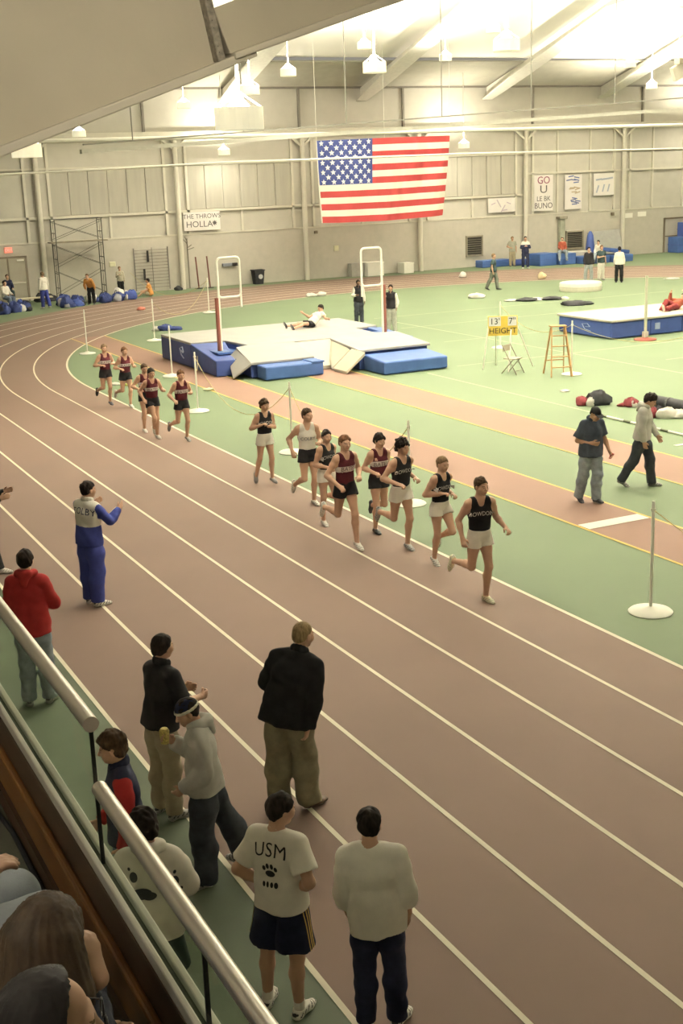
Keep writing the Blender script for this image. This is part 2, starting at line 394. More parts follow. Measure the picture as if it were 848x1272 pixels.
MB().box((A - .1, -9, 0), (A + .03, 13, ZF - .25)).build('gallery_front', M_block, gl)
M_alu = mat('channel_metal', (.50, .47, .41), .45, .06, 4, metal=.15, spec=.5)
ch = thing('glazing_channel', 'pale grey green metal channel along the parapet top', 'channel', (A, 0, ZL))
MB().box((-.034, -9, -.03), (-.011, 13, .02)).build('inner_lip', M_alu, ch, bevel=.006)
MB().box((.011, -9, -.03), (.038, 13, .02)).build('outer_lip', M_alu, ch, bevel=.006)
MB().box((-.012, -9, -.03), (.012, 13, -.005)).build('groove', mat('groove_seal', (.10, .11, .08), .7), ch)
# glass panes
mg = bpy.data.materials.new('railing_glass'); mg.use_nodes = True
nt = mg.node_tree; nt.nodes.clear(); out = nt.nodes.new('ShaderNodeOutputMaterial'); mx = nt.nodes.new('ShaderNodeMixShader')
trn = nt.nodes.new('ShaderNodeBsdfTransparent'); trn.inputs[0].default_value = (.93, .965, .92, 1); gls = nt.nodes.new('ShaderNodeBsdfGlossy'); gls.inputs['Roughness'].default_value = .03
mx.inputs[0].default_value = .05; nt.links.new(trn.outputs[0], mx.inputs[1]); nt.links.new(gls.outputs[0], mx.inputs[2]); nt.links.new(mx.outputs[0], out.inputs[0])
M_rail = mat('brushed_rail', (.62, .58, .52), .32, .05, 3, metal=.85, spec=.5, stretch=(8, .4, 8), bump=.03, bscale=80)
M_seal = mat('black_seal', (.012, .012, .012), .6)
def rail_section(y0, y1, zt, label, seams):
    t = thing('glass_railing', label, 'railing', (A, y0, ZL))
    MB().box((-.006, 0, -.004), (.006, y1 - y0, zt - ZL - .02)).build('glass_pane', mg, t)
    m = MB(); m.tube([(0, -.0, zt - ZL), (0, y1 - y0, zt - ZL)], .029, 20)
    m.build('handrail', M_rail, t, smooth=True)
    MB().tube([(0, -.004, zt - ZL), (0, 0, zt - ZL)], .0292, 20).build('rail_end', mat('rail_end_cap', (.42, .36, .30), .5), t)
    for y in seams: MB().box((-.007, y - y0 - .004, 0), (.007, y - y0 + .004, zt - ZL - .028)).build('pane_seal', M_seal, t)
    return t
rail_section(4.10, 12.9, 4.06, 'upper steel handrail on glass, ending beside the man in navy vest', (4.106, 6.6, 9.1, 11.5))
rail_section(-4.0, 4.06, 3.83, 'lower steel handrail on glass, running to bottom of picture', (3.03, 1.0, -1))

# cables on the gallery floor
tag(MB().tube([(.35, 7.2, ZF + .012), (.55, 6.2, ZF + .012), (.62, 5.5, ZF + .012), (.80, 5.0, ZF + .012), (.82, 4.7, ZF + .012), (.60, 4.2, ZF + .012), (.70, 3.6, ZF + .012), (.78, 3.2, ZF + .012)], .011, 8).build('red_cable', mat('red_cable', (.30, .05, .03), .6), None, True), 'red cable lying loose on the gallery floor', 'cable')
tag(MB().tube([(.75, 7.4, ZF + .014), (.85, 6.3, ZF + .014), (.93, 5.5, ZF + .014), (.93, 4.9, ZF + .014), (.90, 4.3, ZF + .014), (.86, 3.7, ZF + .014), (.86, 3.0, ZF + .014)], .013, 8).build('black_cable', mat('black_cable', (.015, .015, .018), .6), None, True), 'black cable lying along the foot of the parapet', 'cable')

# ------------------------------------------------------------------ poles with round white bases and ropes
M_pole = mat('pole_white', (.88, .86, .76), .6, .03)
def cone_pole(x, y, label, h=1.55):
    t = thing('rope_post', label, 'post', (x, y, .0), 0, 'white rope posts around the infield')
    MB().lathe([(0, .0), (.29, .0), (.30, .012), (.28, .03), (.12, .05), (.06, .08), (0, .085)], n=28).build('base', M_pole, t, smooth=True)
    MB().lathe([(.022, .06), (.022, h - .01), (.018, h), (0, h)], n=10).build('pole', M_pole, t, smooth=True)
    MB().lathe([(.034, h - .14), (.034, h - .10), (.026, h - .10)], n=10).build('rope_ring', M_pole, t)
    return t
PP = [(10.84, 12.75, 'white rope post nearest the camera at right edge of infield'), (10.99, 19.58, 'white rope post behind the curly haired runner'), (11.06, 24.9, 'white rope post behind the runner in white singlet'),
      (11.12, 30.95, 'white rope post beside the rearmost pack of maroon runners'), (12.6, 37.2, 'white rope post partly hidden behind the two rearmost maroon runners'), (11.9, 44.2, 'white rope post at the far left curve of the infield edge'),
      (15.02, 46.08, 'white rope post left of the vault landing mat, near blue bag'), (20.23, 54.0, 'white rope post far back, before the wall left of vault upright'), (22.14, 29.75, 'white rope post beside the wooden stepladder'), (23.68, 35.78, 'white rope post behind the yellow height board')]
for p in PP: cone_pole(*p)
M_rope = mat('yellow_rope', (.55, .47, .24), .8)
def rope(a, b, label, sag=.35, za=1.43, zb=1.43):
    pts = []
    for i in range(15):
        s = i / 14; pts.append((a[0] + (b[0] - a[0]) * s, a[1] + (b[1] - a[1]) * s, za + (zb - za) * s - sag * 4 * s * (1 - s)))
    tag(MB().tube(pts, .008, 5).build('rope', M_rope, None, True), label, 'rope', 'yellow ropes between the posts')
rope(PP[0], (10.9, 6.5), 'thin rope from the nearest white post running out at right', .5)
rope(PP[3], (13.75, 38.0), 'thin rope from post by the maroon runners to the vault mat', .45, 1.43, .5)
rope(PP[3], PP[2], 'thin sagging rope between the third and second white posts', 1.0)
rope(PP[1], PP[2], 'thin sagging rope behind runners in black and white singlets', 1.2)
rope(PP[6], PP[7], 'thin sagging rope between the two farthest white posts', .9)
rope(PP[7], (19.2, 62), 'thin rope from farthest white post across the track', .9)
rope(PP[8], (26.5, 28.0), 'thin rope from the post by stepladder running right', .6)
rope(PP[9], PP[8], 'thin rope from height board post to the stepladder post', .5)

b = thing('boot', 'dark laced boot propped against the parapet near bottom edge', 'boot', (.84, 3.42, ZF))
Mbt = mat('boot_black', (.018, .018, .02), .5, .3, 30)
MB().tube([(0, 0, .10), (0, .0, .2), (-.02, -.02, .36)], [.05, .052, .058], 14).build('shaft', Mbt, b, smooth=True)
MB().tube([(0, -.06, .05), (0, -.02, .055), (.0, .08, .05), (0, .16, .04), (0, .2, .035)], [.035, .05, .046, .042, .02], 12).build('foot', Mbt, b, smooth=True)
MB().box((-.045, -.09, 0), (.045, .21, .02)).build('sole', Mbt, b, bevel=.008)
for i in range(4): MB().bar((-.03, .045 - i * .006, .12 + i * .045), (.03, .05 - i * .006, .13 + i * .045), .008).build('lace', mat('lace_grey', (.25, .25, .25)), b)
# ------------------------------------------------------------------ pole vault landing mat
M_blue = mat('mat_blue', (.045, .075, .24), .5, .12, 2.5, bump=.2, bscale=6)
M_blue2 = mat('mat_blue_light', (.055, .11, .29), .5, .12, 2.5, bump=.2, bscale=6)
M_grey = mat('mat_grey', (.34, .33, .31), .7, .05, 1.5, bump=.15, bscale=5)
M_cream = mat('mat_cream', (.55, .51, .40), .6, .05, 1.5, bump=.1, bscale=5)
M_wht = mat('print_white', (.75, .75, .75), .6)
vm = thing('vault_landing_mat', 'large grey topped blue pole vault landing mat on the infield', 'mat', (17, 37, 0))
def vp(poly, z0, z1, name, mt, bev=.03):
    return MB().prism([(x - 17, y - 37) for x, y in poly], z0, z1).build(name, mt, vm, bevel=bev)
main = [(13.65, 38.3), (14.75, 38.1), (14.9, 36.5), (16.35, 36.3), (17.65, 36.3), (19.35, 36.4), (19.45, 38.1), (20.35, 38.3), (20.35, 41.2), (13.65, 41.2)]
vp(main, .02, .74, 'main_base', M_blue)
vp([(x, y) for x, y in main], .74, .82, 'top_cover', M_grey, .02)
# side blocks with the recesses for the uprights
vp([(13.6, 36.0), (14.2, 35.9), (14.75, 38.1), (13.65, 38.3)], .02, [.50, .50, .78, .78], 'recess_block', M_blue)
vp([(14.2, 35.9), (14.9, 35.9), (14.9, 36.5), (14.75, 38.1)], .02, [.52, .52, .60, .60], 'recess_floor', M_blue2)
vp([(19.45, 36.3), (20.0, 36.3), (19.95, 38.3), (19.45, 38.1)], .02, [.62, .62, .66, .66], 'recess_floor', M_blue2)
vp([(20.0, 36.2), (20.6, 36.2), (20.5, 38.3), (19.95, 38.3)], .02, [.66, .62, .74, .78], 'recess_block', M_blue2)
# left front wing: slopes down to its blue front box; a collar flap hangs to the floor
vp([(14.35, 35.05), (16.35, 35.05), (16.35, 36.3), (14.9, 36.5), (14.5, 36.4)], .02, [.42, .42, .74, .74, .72], 'wing_base', M_blue)
vp([(14.3, 34.95), (16.4, 34.95), (16.38, 36.35), (14.85, 36.55), (14.45, 36.45)], [.42, .42, .74, .74, .72], [.50, .50, .82, .82, .80], 'wing_cover', M_grey, .02)
vp([(13.82, 35.2), (14.3, 34.9), (14.5, 36.4), (14.2, 36.5)], [.02, .42, .70, .4], [.08, .50, .79, .5], 'collar_flap', M_grey, .01)
vp([(14.5, 34.3), (16.4, 34.3), (16.4, 35.0), (14.5, 35.0)], .02, .42, 'front_box', M_blue2, .05)
vp([(16.0, 34.28), (16.42, 34.28), (16.42, 35.0), (16.0, 35.0)], .40, .45, 'box_strip', M_blue2, .01)
# right front wing
vp([(17.65, 34.4), (20.05, 34.4), (20.0, 36.3), (19.35, 36.4), (17.65, 36.3)], .02, [.56, .56, .74, .74, .74], 'wing_base', M_blue)
vp([(17.6, 34.3), (20.1, 34.3), (20.05, 36.3), (19.35, 36.45), (17.6, 36.35)], [.56, .56, .74, .74, .74], [.64, .64, .82, .82, .82], 'wing_cover', M_grey, .02)
vp([(17.75, 33.0), (19.95, 33.0), (19.95, 34.3), (17.75, 34.3)], .02, [.40, .40, .50, .50], 'front_box', M_blue2, .05)
# pads around the planting box
vp([(16.4, 35.3), (17.6, 35.3), (17.65, 36.35), (16.35, 36.35)], [.02, .02, .70, .70], [.12, .12, .82, .82], 'box_pad', M_cream, .01)
vp([(16.95, 34.9), (17.6, 34.9), (17.68, 36.3), (17.5, 36.3)], [.02, .50, .74, .5], [.08, .60, .82, .60], 'side_pad', M_cream, .01)
vp([(16.95, 33.9), (17.6, 33.9), (17.6, 34.8), (16.95, 34.8)], [.02, .52, .54, .02], [.10, .62, .64, .10], 'side_pad', M_cream, .01)
# white emblem on the side of the mat
em = MB()
for a, b in (((-.0, .55), (.25, .62)), ((.0, .55), (.12, .35)), ((.12, .35), (.34, .25)), ((.25, .62), (.34, .45)), ((.1, .5), (.3, .42))):
    em.bar((13.63 - 17, 39.3 - 37 - a[0], a[1]), (13.63 - 17, 39.3 - 37 - b[0], b[1]), .04, .012)
em.build('emblem', mat('emblem_print', (.35, .40, .55), .6), vm)
def upright(x, y, z0, s, label):
    t = thing('vault_upright', label, 'upright', (x, y, 0), 0, 'pole vault uprights with white hoops')
    MB().box((-.25, -.5, z0 - .05), (.25, .5, z0)).build('base', M_blue2, t)
    MB().tube([(0, 0, z0 - .02), (0, 0, 2.28)], .062, 10).build('red_sleeve', mat('upright_red', (.22, .075, .055), .6), t, smooth=True)
    MB().tube([(.07 * s, 0, z0 - .02), (.07 * s, 0, 3.1)], .04, 10).build('post', M_pole, t, smooth=True)
    c = .12; w = .74; zl, zh = 2.28, 3.48; P = []
    for cx, cz, a0 in ((c, zh - c, 180), (w - c, zh - c, 90), (w - c, zl + c, 0), (c, zl + c, -90)):
        for i in range(5):
            a = math.radians(a0 - i * 22.5); P.append((s * (cx + .07 + c * math.cos(a)), 0, cz + c * math.sin(a)))
    MB().tube(P, .036, 8, closed=True).build('hoop', M_pole, t, smooth=True)
    MB().tube([(s * (w + .07), 0, zl + .05), (s * (w + .07), 0, 1.95)], .036, 8).build('hoop_stem', M_pole, t, smooth=True)
    return t
upright(14.13, 37.0, .66, 1, 'left pole vault upright, red sleeve and white hoop')
upright(19.97, 37.0, .72, -1, 'right pole vault upright, red sleeve and white hoop')

# ------------------------------------------------------------------ high jump mat
hm = thing('high_jump_mat', 'blue high jump mat with pale top at right edge', 'mat', (30.5, 36.4, 0))
MB().box((-2.9, -1.5, .02), (2.9, 1.5, .58)).build('body', M_blue, hm, bevel=.05)
MB().box((-2.95, -1.55, .58), (2.95, 1.55, .66)).build('top_cover', mat('mat_pale', (.47, .44, .38), .7, .06, 1.5), hm, bevel=.02)
for x in (-2.905, ):
    m = MB()
    for a, b in (((.1, .42), (-.2, .45)), ((.1, .42), (-.05, .25)), ((-.05, .25), (-.4, .2)), ((-.2, .45), (-.35, .35)), ((-.35, .35), (-.1, .33))): m.bar((x, a[0], a[1]), (x, b[0], b[1]), .05, .012)
    m.build('emblem', mat('emblem_print', (.35, .4, .55)), hm)
for x in (-1.2, 0.2, 1.7): MB().box((x, -1.512, .05), (x + .03, -1.5, .56)).build('seam_strip', mat('strip_dark', (.03, .05, .16)), hm)
for x in (-1.0, .8): MB().box((x, -1.515, .2), (x + .22, -1.5, .42)).build('patch', mat('emblem_print', (.35, .4, .55)), hm)
t = thing('high_jump_standard', 'grey high jump standard on red base before its mat', 'standard', (28.48, 34.17, 0))
MB().lathe([(0, 0), (.38, 0), (.38, .03), (.1, .07), (0, .07)], n=20).build('base', mat('base_red', (.30, .06, .04), .6), t, smooth=True)
MB().box((-.04, -.03, .06), (.04, .03, 2.15)).build('post', mat('standard_grey', (.55, .53, .42), .5), t)
MB().box((-.09, -.06, .1), (.09, .06, .28)).build('clamp', M_steel, t)

# ------------------------------------------------------------------ height board on its easel
t = thing('height_board', 'yellow height display board on thin white easel legs', 'board', (21.2, 31.9, 0))
sl = Vector((.9, -.42, 0)).normalized()
R_ = Matrix.Rotation(math.atan2(sl.y, sl.x), 4, 'Z')
hb = MB().box((-.44, -.025, 1.0), (.44, .025, 1.58)).build('board_panel', mat('board_yellow', (.75, .55, .10), .6), t); hb.matrix_local = R_
for x, wd in ((-.24, .36), (.28, .26)):
    c = MB().box((x - wd / 2, -.034, 1.29), (x + wd / 2, -.026, 1.56)).build('number_card', M_wht, t); c.matrix_local = R_
for s_, x, z, sz in (("13'", -.24, 1.42, .26), ('7"', .28, 1.42, .26), ('HEIGHT', 0, 1.14, .235)):
    q = text_mesh(s_, sz, 'lettering', mat('ink_black', (.02, .02, .02)), t); q.matrix_local = R_ @ Matrix.Translation((x, -.036, z)) @ Matrix.Rotation(PI / 2, 4, 'X')
for a, b in (((-.42, 0, 1.3), (-.62, -.1, 0)), ((.25, 0, 1.2), (.05, -.75, 0)), ((.42, 0, 1.3), (.95, .25, 0)), ((-.2, .05, 1.3), (-.1, .75, 0))):
    o = MB().tube([a, b], .022, 8).build('leg', M_pole, t, smooth=True); o.matrix_local = R_

# ------------------------------------------------------------------ folding chair, stepladder
t = thing('folding_chair', 'beige folding chair standing under the height board', 'chair', (20.95, 31.0, 0), math.radians(-155))
Mch = mat('chair_beige', (.40, .35, .27), .6); Mcf = mat('chair_frame', (.20, .17, .13), .5)
MB().box((-.21, -.2, .43), (.21, .2, .46)).build('seat', Mch, t, bevel=.01)
MB().bar((-.2, -.22, .74), (.2, -.22, .74), .02, .18).build('backrest', Mch, t, bevel=.008)
for s in (-.22, .22):
    MB().tube([(s, .26, 0), (s, -.23, .84)], .014, 6).build('leg', Mcf, t, smooth=True)
    MB().tube([(s * .9, -.26, 0), (s * .9, .15, .45)], .014, 6).build('leg', Mcf, t, smooth=True)
MB().tube([(-.22, .2, .1), (.22, .2, .1)], .01, 6).build('stretcher', Mcf, t)
t = thing('stepladder', 'wooden stepladder opened on the green infield', 'ladder', (21.75, 29.9, 0), math.radians(-20))
Mw = mat('ladder_wood', (.42, .24, .10), .6, .12, 8, stretch=(4, 4, .6))
for s in (-1, 1):
    MB().bar((s * .30, -.42, 0), (s * .19, -.04, 1.42), .035, .07).build('rail', Mw, t)
    MB().bar((s * .30, .42, 0), (s * .19, .04, 1.38), .03, .05).build('rail', Mw, t)
for i in range(4):
    z = .28 + i * .29; f_ = 1 - z / 1.42
    MB().box((-.19 - .11 * f_, -.04 - .38 * f_ - .05, z - .012), (.19 + .11 * f_, -.04 - .38 * f_ + .05, z + .012)).build('step', Mw, t)
MB().box((-.23, -.12, 1.40), (.23, .12, 1.43)).build('top_step', Mw, t)
MB().bar((-.27, .3, .4), (.27, .3, .4), .03).build('brace', Mw, t)

# ------------------------------------------------------------------ takeoff things, bags and litter on the infield
def lump(name, c, size, mt, parent, seed, n=14, sm=.25):
    """a soft irregular bundle: squashed sphere with folds"""
    rnd = random.Random(seed); ph = [rnd.uniform(0, 6.28) for _ in range(6)]
    m = MB(); vs = []; fs = []; k = n // 2
    for i in range(k + 1):
        a = PI * i / k
        for j in range(n):
            b = 2 * PI * j / n
            r = 1 + sm * (.5 * math.sin(3 * b + ph[0] + 2 * a) + .35 * math.sin(5 * b + ph[1] - 3 * a) + .3 * math.sin(4 * a + ph[2] + b))
            z = math.cos(a) * r
            vs.append((c[0] + size[0] * math.sin(a) * math.cos(b) * r, c[1] + size[1] * math.sin(a) * math.sin(b) * r, c[2] + max(-.5, z) * size[2]))
    for i in range(k):
        for j in range(n): fs.append((i * n + j, (i + 1) * n + j, (i + 1) * n + (j + 1) % n, i * n + (j + 1) % n))
    return m.add(vs, fs).build(name, mt, parent, smooth=True)
Mbk = mat('bag_black', (.022, .022, .026), .7, .3, 10); Mmar = mat('maroon_cloth', (.16, .025, .03), .8, .15, 8); Mwc = mat('white_cloth', (.66, .63, .57), .85, .06, 8); Mnv = mat('navy_cloth', (.03, .045, .15), .8, .2, 8)
def bundle(name, label, cat, x, y, items, rz=0, group=None):
    t = thing(name, label, cat, (x, y, 0), rz, group)
    for i, (nm, dx, dy, sx, sy, sz, mt) in enumerate(items): lump(nm, (dx, dy, sz * .5), (sx, sy, sz), mt, t, hash((x, i)) % 9999 if False else int(x * 100 + i))
    return t
rz = math.atan2(-.448, .893)
bundle('sports_bag', 'black sports bag with maroon pouch lying on the infield', 'bag', 19.65, 25.5, [('body', .15, 0, .30, .2, .24, Mbk), ('pouch', -.28, 0, .17, .15, .15, Mmar), ('towel', -.1, -.14, .11, .08, .14, Mwc)], rz)
bundle('clothes_heap', 'dark and white clothes spread flat far back on infield', 'clothes', 33.3, 47.6, [('dark_top', -.3, 0, .5, .4, .10, Mbk), ('white_shirt', .1, .2, .4, .3, .08, Mwc), ('dark_trousers', .8, .1, .5, .3, .10, Mbk), ('sock', 1.4, .1, .2, .15, .08, Mwc), ('pale_top', -1.0, .1, .3, .2, .06, Mwc)], rz)
bundle('dark_bag', 'small dark bag behind the high jump mat', 'bag', 33.4, 44.7, [('body', 0, 0, .6, .3, .14, Mbk), ('strap', .45, .1, .35, .2, .10, Mbk)], rz)
bundle('white_towel', 'crumpled white towel far out on the infield', 'towel', 32.15, 50.6, [('cloth', 0, 0, .4, .3, .14, Mwc)], rz)
bundle('paper_scrap', 'scrap of white paper on green floor past the stepladder', 'paper', 20.25, 27.5, [('sheet', 0, 0, .13, .09, .04, Mwc)], rz)
bundle('blue_bag', 'small blue and white bag beside the vault mat corner', 'bag', 16.4, 48.9, [('body', 0, 0, .3, .2, .16, Mnv), ('cloth', -.35, 0, .18, .16, .12, Mwc), ('strap', .4, 0, .3, .12, .1, Mnv)], rz)
bundle('maroon_jacket', 'maroon jacket lying on floor behind man in grey hoodie', 'jacket', 20.25, 24.75, [('body', 0, 0, .19, .15, .15, Mmar), ('lining', .03, -.1, .09, .07, .11, Mwc), ('sleeve', -.2, .05, .14, .07, .06, Mmar)], rz)
bundle('white_jacket', 'white and maroon jacket heaped by the black tube', 'jacket', 19.9, 23.2, [('maroon_part', -.25, .06, .18, .15, .18, Mmar), ('body', .1, -.05, .28, .17, .16, Mwc), ('pocket', -.05, .15, .15, .08, .17, Mbk), ('sleeve', .42, -.1, .22, .15, .13, Mwc)], rz)
bundle('yellow_scrap', 'yellow and white scrap on green floor behind rear maroon runners', 'litter', 10.95, 36.3, [('strip', 0, 0, .25, .1, .05, mat('scrap_yellow', (.5, .5, .15))), ('paper', -.5, .2, .22, .12, .05, Mwc)], rz)
bundle('paper_cup', 'white scrap on the red runway by the maroon pack', 'litter', 12.55, 33.9, [('cup', 0, 0, .16, .1, .05, mat('scrap_yellow2', (.6, .6, .4)))], rz)
bundle('shoe_pair', 'pair of white shoes on green floor beside the far track', 'shoes', 26.8, 57.2, [('shoe', 0, 0, .28, .12, .12, Mwc), ('shoe', .5, .1, .25, .12, .14, Mwc)], rz)
bundle('white_ball', 'small white ball on the far track by the wall', 'ball', 37.8, 60.8, [('ball', 0, 0, .2, .2, .2, Mwc)], rz)
bundle('red_scrap', 'red and white scrap on the far brown track', 'litter', 18.2, 57.5, [('scrap', 0, 0, .2, .15, .1, mat('scrap_red', (.6, .2, .15)))], rz)
bundle('cream_ball', 'cream ball on the far infield edge beyond walking man', 'ball', 40.1, 56.6, [('ball', 0, 0, .22, .22, .22, mat('ball_cream', (.6, .5, .3)))], rz)
for i, (x, y) in enumerate(((52.3, 51.8), (54.6, 51.2))):
    bundle('white_marker', 'white marker strip lying on the far right infield' + (' edge' if i else ''), 'marker', x - 8, y - .6, [('strip', 0, 0, .4, .15, .05, Mwc)], rz, 'white markers far right on the infield')
t = thing('throwing_ring', 'low round white platform on the far infield', 'platform', (37.6, 49.9, 0))
MB().lathe([(0, 0), (.98, 0), (1.0, .04), (1.0, .36), (.96, .4), (0, .4)], n=32).build('drum', mat('platform_white', (.76, .72, .60), .6), t, smooth=True)
MB().lathe([(1.0, .18), (1.012, .18), (1.012, .22), (1.0, .22)], n=32).build('rim', M_steel, t)
t = thing('pole_bag', 'long black vaulting pole bag lying on the infield', 'pole bag', (20.7, 24.4, 0))
MB().tube([(0, .3, .14), (0, .1, .15), (.02, -1, .15), (0, -3.5, .15), (0, -3.7, .14)], [.06, .14, .15, .14, .06], 12).build('bag', Mbk, t, smooth=True)
for y in (-.5, -2): MB().tube([(0, y, .15), (0, y - .06, .15)], .158, 12).build('strap', mat('strap_grey', (.08, .08, .08)), t)
t = thing('vaulting_pole', 'long pale vaulting pole lying along the infield', 'pole', (18.86, 24.2, 0))
MB().tube([(0, 0, .03), (0, -4.6, .03)], .03, 8).build('shaft', M_pole, t, smooth=True)
for y in (-.02, -.9, -2.2): MB().tube([(0, y, .03), (0, y - .25, .03)], .033, 8).build('tape_band', mat('tape_dark', (.12, .13, .08)), t, smooth=True)
# ------------------------------------------------------------------ flag
FT, FTR, FBR, FBL = (29.25, 7.45), (37.17, 7.55), (36.74, 3.40), (29.48, 3.34)
def flag_pt(u, v):
    x = (FT[0] * (1 - u) + FTR[0] * u) * (1 - v) + (FBL[0] * (1 - u) + FBR[0] * u) * v
    z = (FT[1] * (1 - u) + FTR[1] * u) * (1 - v) + (FBL[1] * (1 - u) + FBR[1] * u) * v
    z -= .10 * math.sin(PI * u) * (v - .2)
    y = .10 * math.sin(u * 17 + v * 2.5) * (.25 + v) + .05 * math.sin(u * 31 + 1.7 * v)
    return (x - 33.2, y, z - 5.4)
fg = thing('national_flag', 'large red, white and blue flag hanging before the far wall', 'flag', (33.2, 61.0, 5.4))
M_fr = mat('flag_red', (.36, .045, .045), .8, .06, 3); M_fw = mat('flag_white', (.78, .73, .64), .8, .04, 3); M_fb = mat('flag_blue', (.04, .055, .19), .8, .08, 3)
UC, NC = .41, 7 / 13
for k in range(13):
    u0 = UC if k < 7 else 0.0; n = 40; m = MB()
    vs = [flag_pt(u0 + (1 - u0) * i / n, (k + j / 3) / 13) for j in range(4) for i in range(n + 1)]
    m.add(vs, [(j * (n + 1) + i, j * (n + 1) + i + 1, (j + 1) * (n + 1) + i + 1, (j + 1) * (n + 1) + i) for j in range(3) for i in range(n)])
    m.build('stripe', M_fr if k % 2 == 0 else M_fw, fg, smooth=True)
n = 24; m = MB()
m.add([flag_pt(UC * i / n, NC * j / 12) for j in range(13) for i in range(n + 1)], [(j * (n + 1) + i, j * (n + 1) + i + 1, (j + 1) * (n + 1) + i + 1, (j + 1) * (n + 1) + i) for j in range(12) for i in range(n)])
canton = m.build('canton', M_fb, fg, smooth=True)
m = MB()
for r in range(9):
    for c in range(6 if r % 2 == 0 else 5):
        uc = UC * ((c + .5) / 6 if r % 2 == 0 else (c + 1) / 6); vc = NC * (r + .6) / 9.2; P = []
        for i in range(10):
            a = PI / 2 + i * PI / 5; q = .155 if i % 2 == 0 else .07
            p = flag_pt(uc + q * math.cos(a) / 7.9, vc - q * math.sin(a) / 4.1); P.append((p[0], p[1] - .02, p[2]))
        p = flag_pt(uc, vc); P.append((p[0], p[1] - .025, p[2])); m.add(P, [(10, i, (i + 1) % 10) for i in range(10)])
st = m.build('stars', mat('flag_star', (.8, .78, .75), .8), canton); st['kind'] = 'stuff'
MB().tube([flag_pt(-.004, v) for v in (0, .5, 1)], .035, 8).build('header_band', M_fw, fg, smooth=True)
for u in (.0, .5, 1.0):
    p = flag_pt(u, 0); MB().tube([p, (p[0], p[1], zroof(p[0] + 33.2, 61) - 5.4)], .012, 5).build('cord', M_white, fg)

# ------------------------------------------------------------------ doors and fittings of the far wall
M_frame = mat('door_frame', (.17, .14, .10), .6); M_door = mat('door_leaf', (.36, .33, .26), .6, .05, 3)
d = tag(MB().box((13.25, YW - .06, 0), (13.36, YW, 2.3)).box((15.14, YW - .06, 0), (15.25, YW, 2.3)).box((13.25, YW - .06, 2.2), (15.25, YW, 2.3)).box((14.22, YW - .06, 0), (14.3, YW, 2.2)).build('door_1', M_frame), 'beige double door in the far wall under the exit sign', None, None, 'structure')
for a, b in ((13.36, 14.22), (14.3, 15.14)):
    lf = MB().box((a, YW - .045, .01), (b, YW - .005, 2.2)).build('door_leaf', M_door, d)
    MB().box((a + .05, YW - .09, .92), (b - .05, YW - .05, .98)).build('push_bar', M_steel, lf)
MB().box((14.72, YW - .1, 2.05), (15.08, YW - .05, 2.12)).build('door_closer', M_white, d)
t = thing('exit_sign', 'small red lit exit sign above the double door', 'sign', (14.35, YW - .04, 2.62))
MB().box((-.19, -.06, -.13), (.19, .04, .13)).build('housing', mat('sign_glow', (.85, .22, .15), .5, .02, emit=.8), t)
q = text_mesh('EXIT', .2, 'lettering', M_wht, t); q.matrix_local = Matrix.Translation((0, -.066, 0)) @ Matrix.Rotation(PI / 2, 4, 'X')
def wallbox(name, label, cat, x, z, w_, h_, dp, mt, bev=.01):
    t = MB().box((-w_ / 2, -dp, -h_ / 2), (w_ / 2, .0, h_ / 2)).build(name, mt, None, bevel=bev, loc=(x, YW - .001, z)); return tag(t, label, cat)
wallbox('light_spot', 'round cream plate on the wall between scaffold and barred rack', 'plate', 19.75, 1.58, .34, .26, .05, mat('light_cream', (.62, .60, .42)), .04)  # cream slab standing in for a spot of light on the wall
wallbox('light_patch', 'cream box on the wall below the flag', 'box', 33.0, 1.65, .28, .3, .1, mat('light_cream', (.62, .60, .42)))  # second spot of light on the wall, also built as a cream slab
wallbox('junction_box', 'small dark fitting beside the column left of the flag', 'fitting', 31.75, 2.62, .2, .16, .1, M_frame)
wallbox('small_speaker', 'small dark fitting high beside the column right of posters', 'fitting', 52.75, 2.66, .2, .2, .12, M_frame)
wallbox('paper_notice', 'white notice strip on wall right of the columns, longer', 'notice', 54.0, 2.5, .8, .3, .01, M_white, 0)
wallbox('paper_notice', 'white notice strip on wall, shorter and farther right', 'notice', 55.15, 2.55, .7, .3, .01, M_white, 0)
# louvred vents
for x, z, w_, h_, lb in ((42.35, 1.24, 1.2, 1.25, 'square louvred vent low on wall behind the walking man'), (49.8, 1.2, 1.35, 1.15, 'square louvred vent above the heap of blue mats')):
    t = thing('wall_vent', lb, 'vent', (x, YW, z)); F_ = mat('vent_frame', (.30, .27, .21)); D_ = mat('vent_slat', (.13, .115, .09))
    m = MB(); a, b = w_ / 2, h_ / 2
    for lo, hi in (((-a, -.1, -b), (-a + .08, 0, b)), ((a - .08, -.1, -b), (a, 0, b)), ((-a, -.1, b - .08), (a, 0, b)), ((-a, -.1, -b), (a, 0, -b + .08))): m.box(lo, hi)
    m.build('frame', F_, t)
    for i in range(9):
        zz = -b + .12 + i * (h_ - .24) / 8
        MB().bar((-a + .08, -.05, zz), (a - .08, -.05, zz), .09, .015, up=(0, -.5, 1)).build('slat', D_, t)
    MB().box((-a + .05, -.01, -b + .05), (a - .05, 0, b - .05)).build('backing', M_dark, t)
t = thing('wall_duct', 'greenish grey upright duct on wall left of right vent', 'duct', (48.7, YW, 1.6)); MB().box((-.18, -.3, -1.3), (.18, 0, .95)).build('body', mat('duct_green', (.30, .31, .24)), t, bevel=.02); MB().box((-.3, -.4, .95), (.3, 0, 1.1)).build('cap', mat('duct_dark', (.2, .18, .14)), t, bevel=.02)
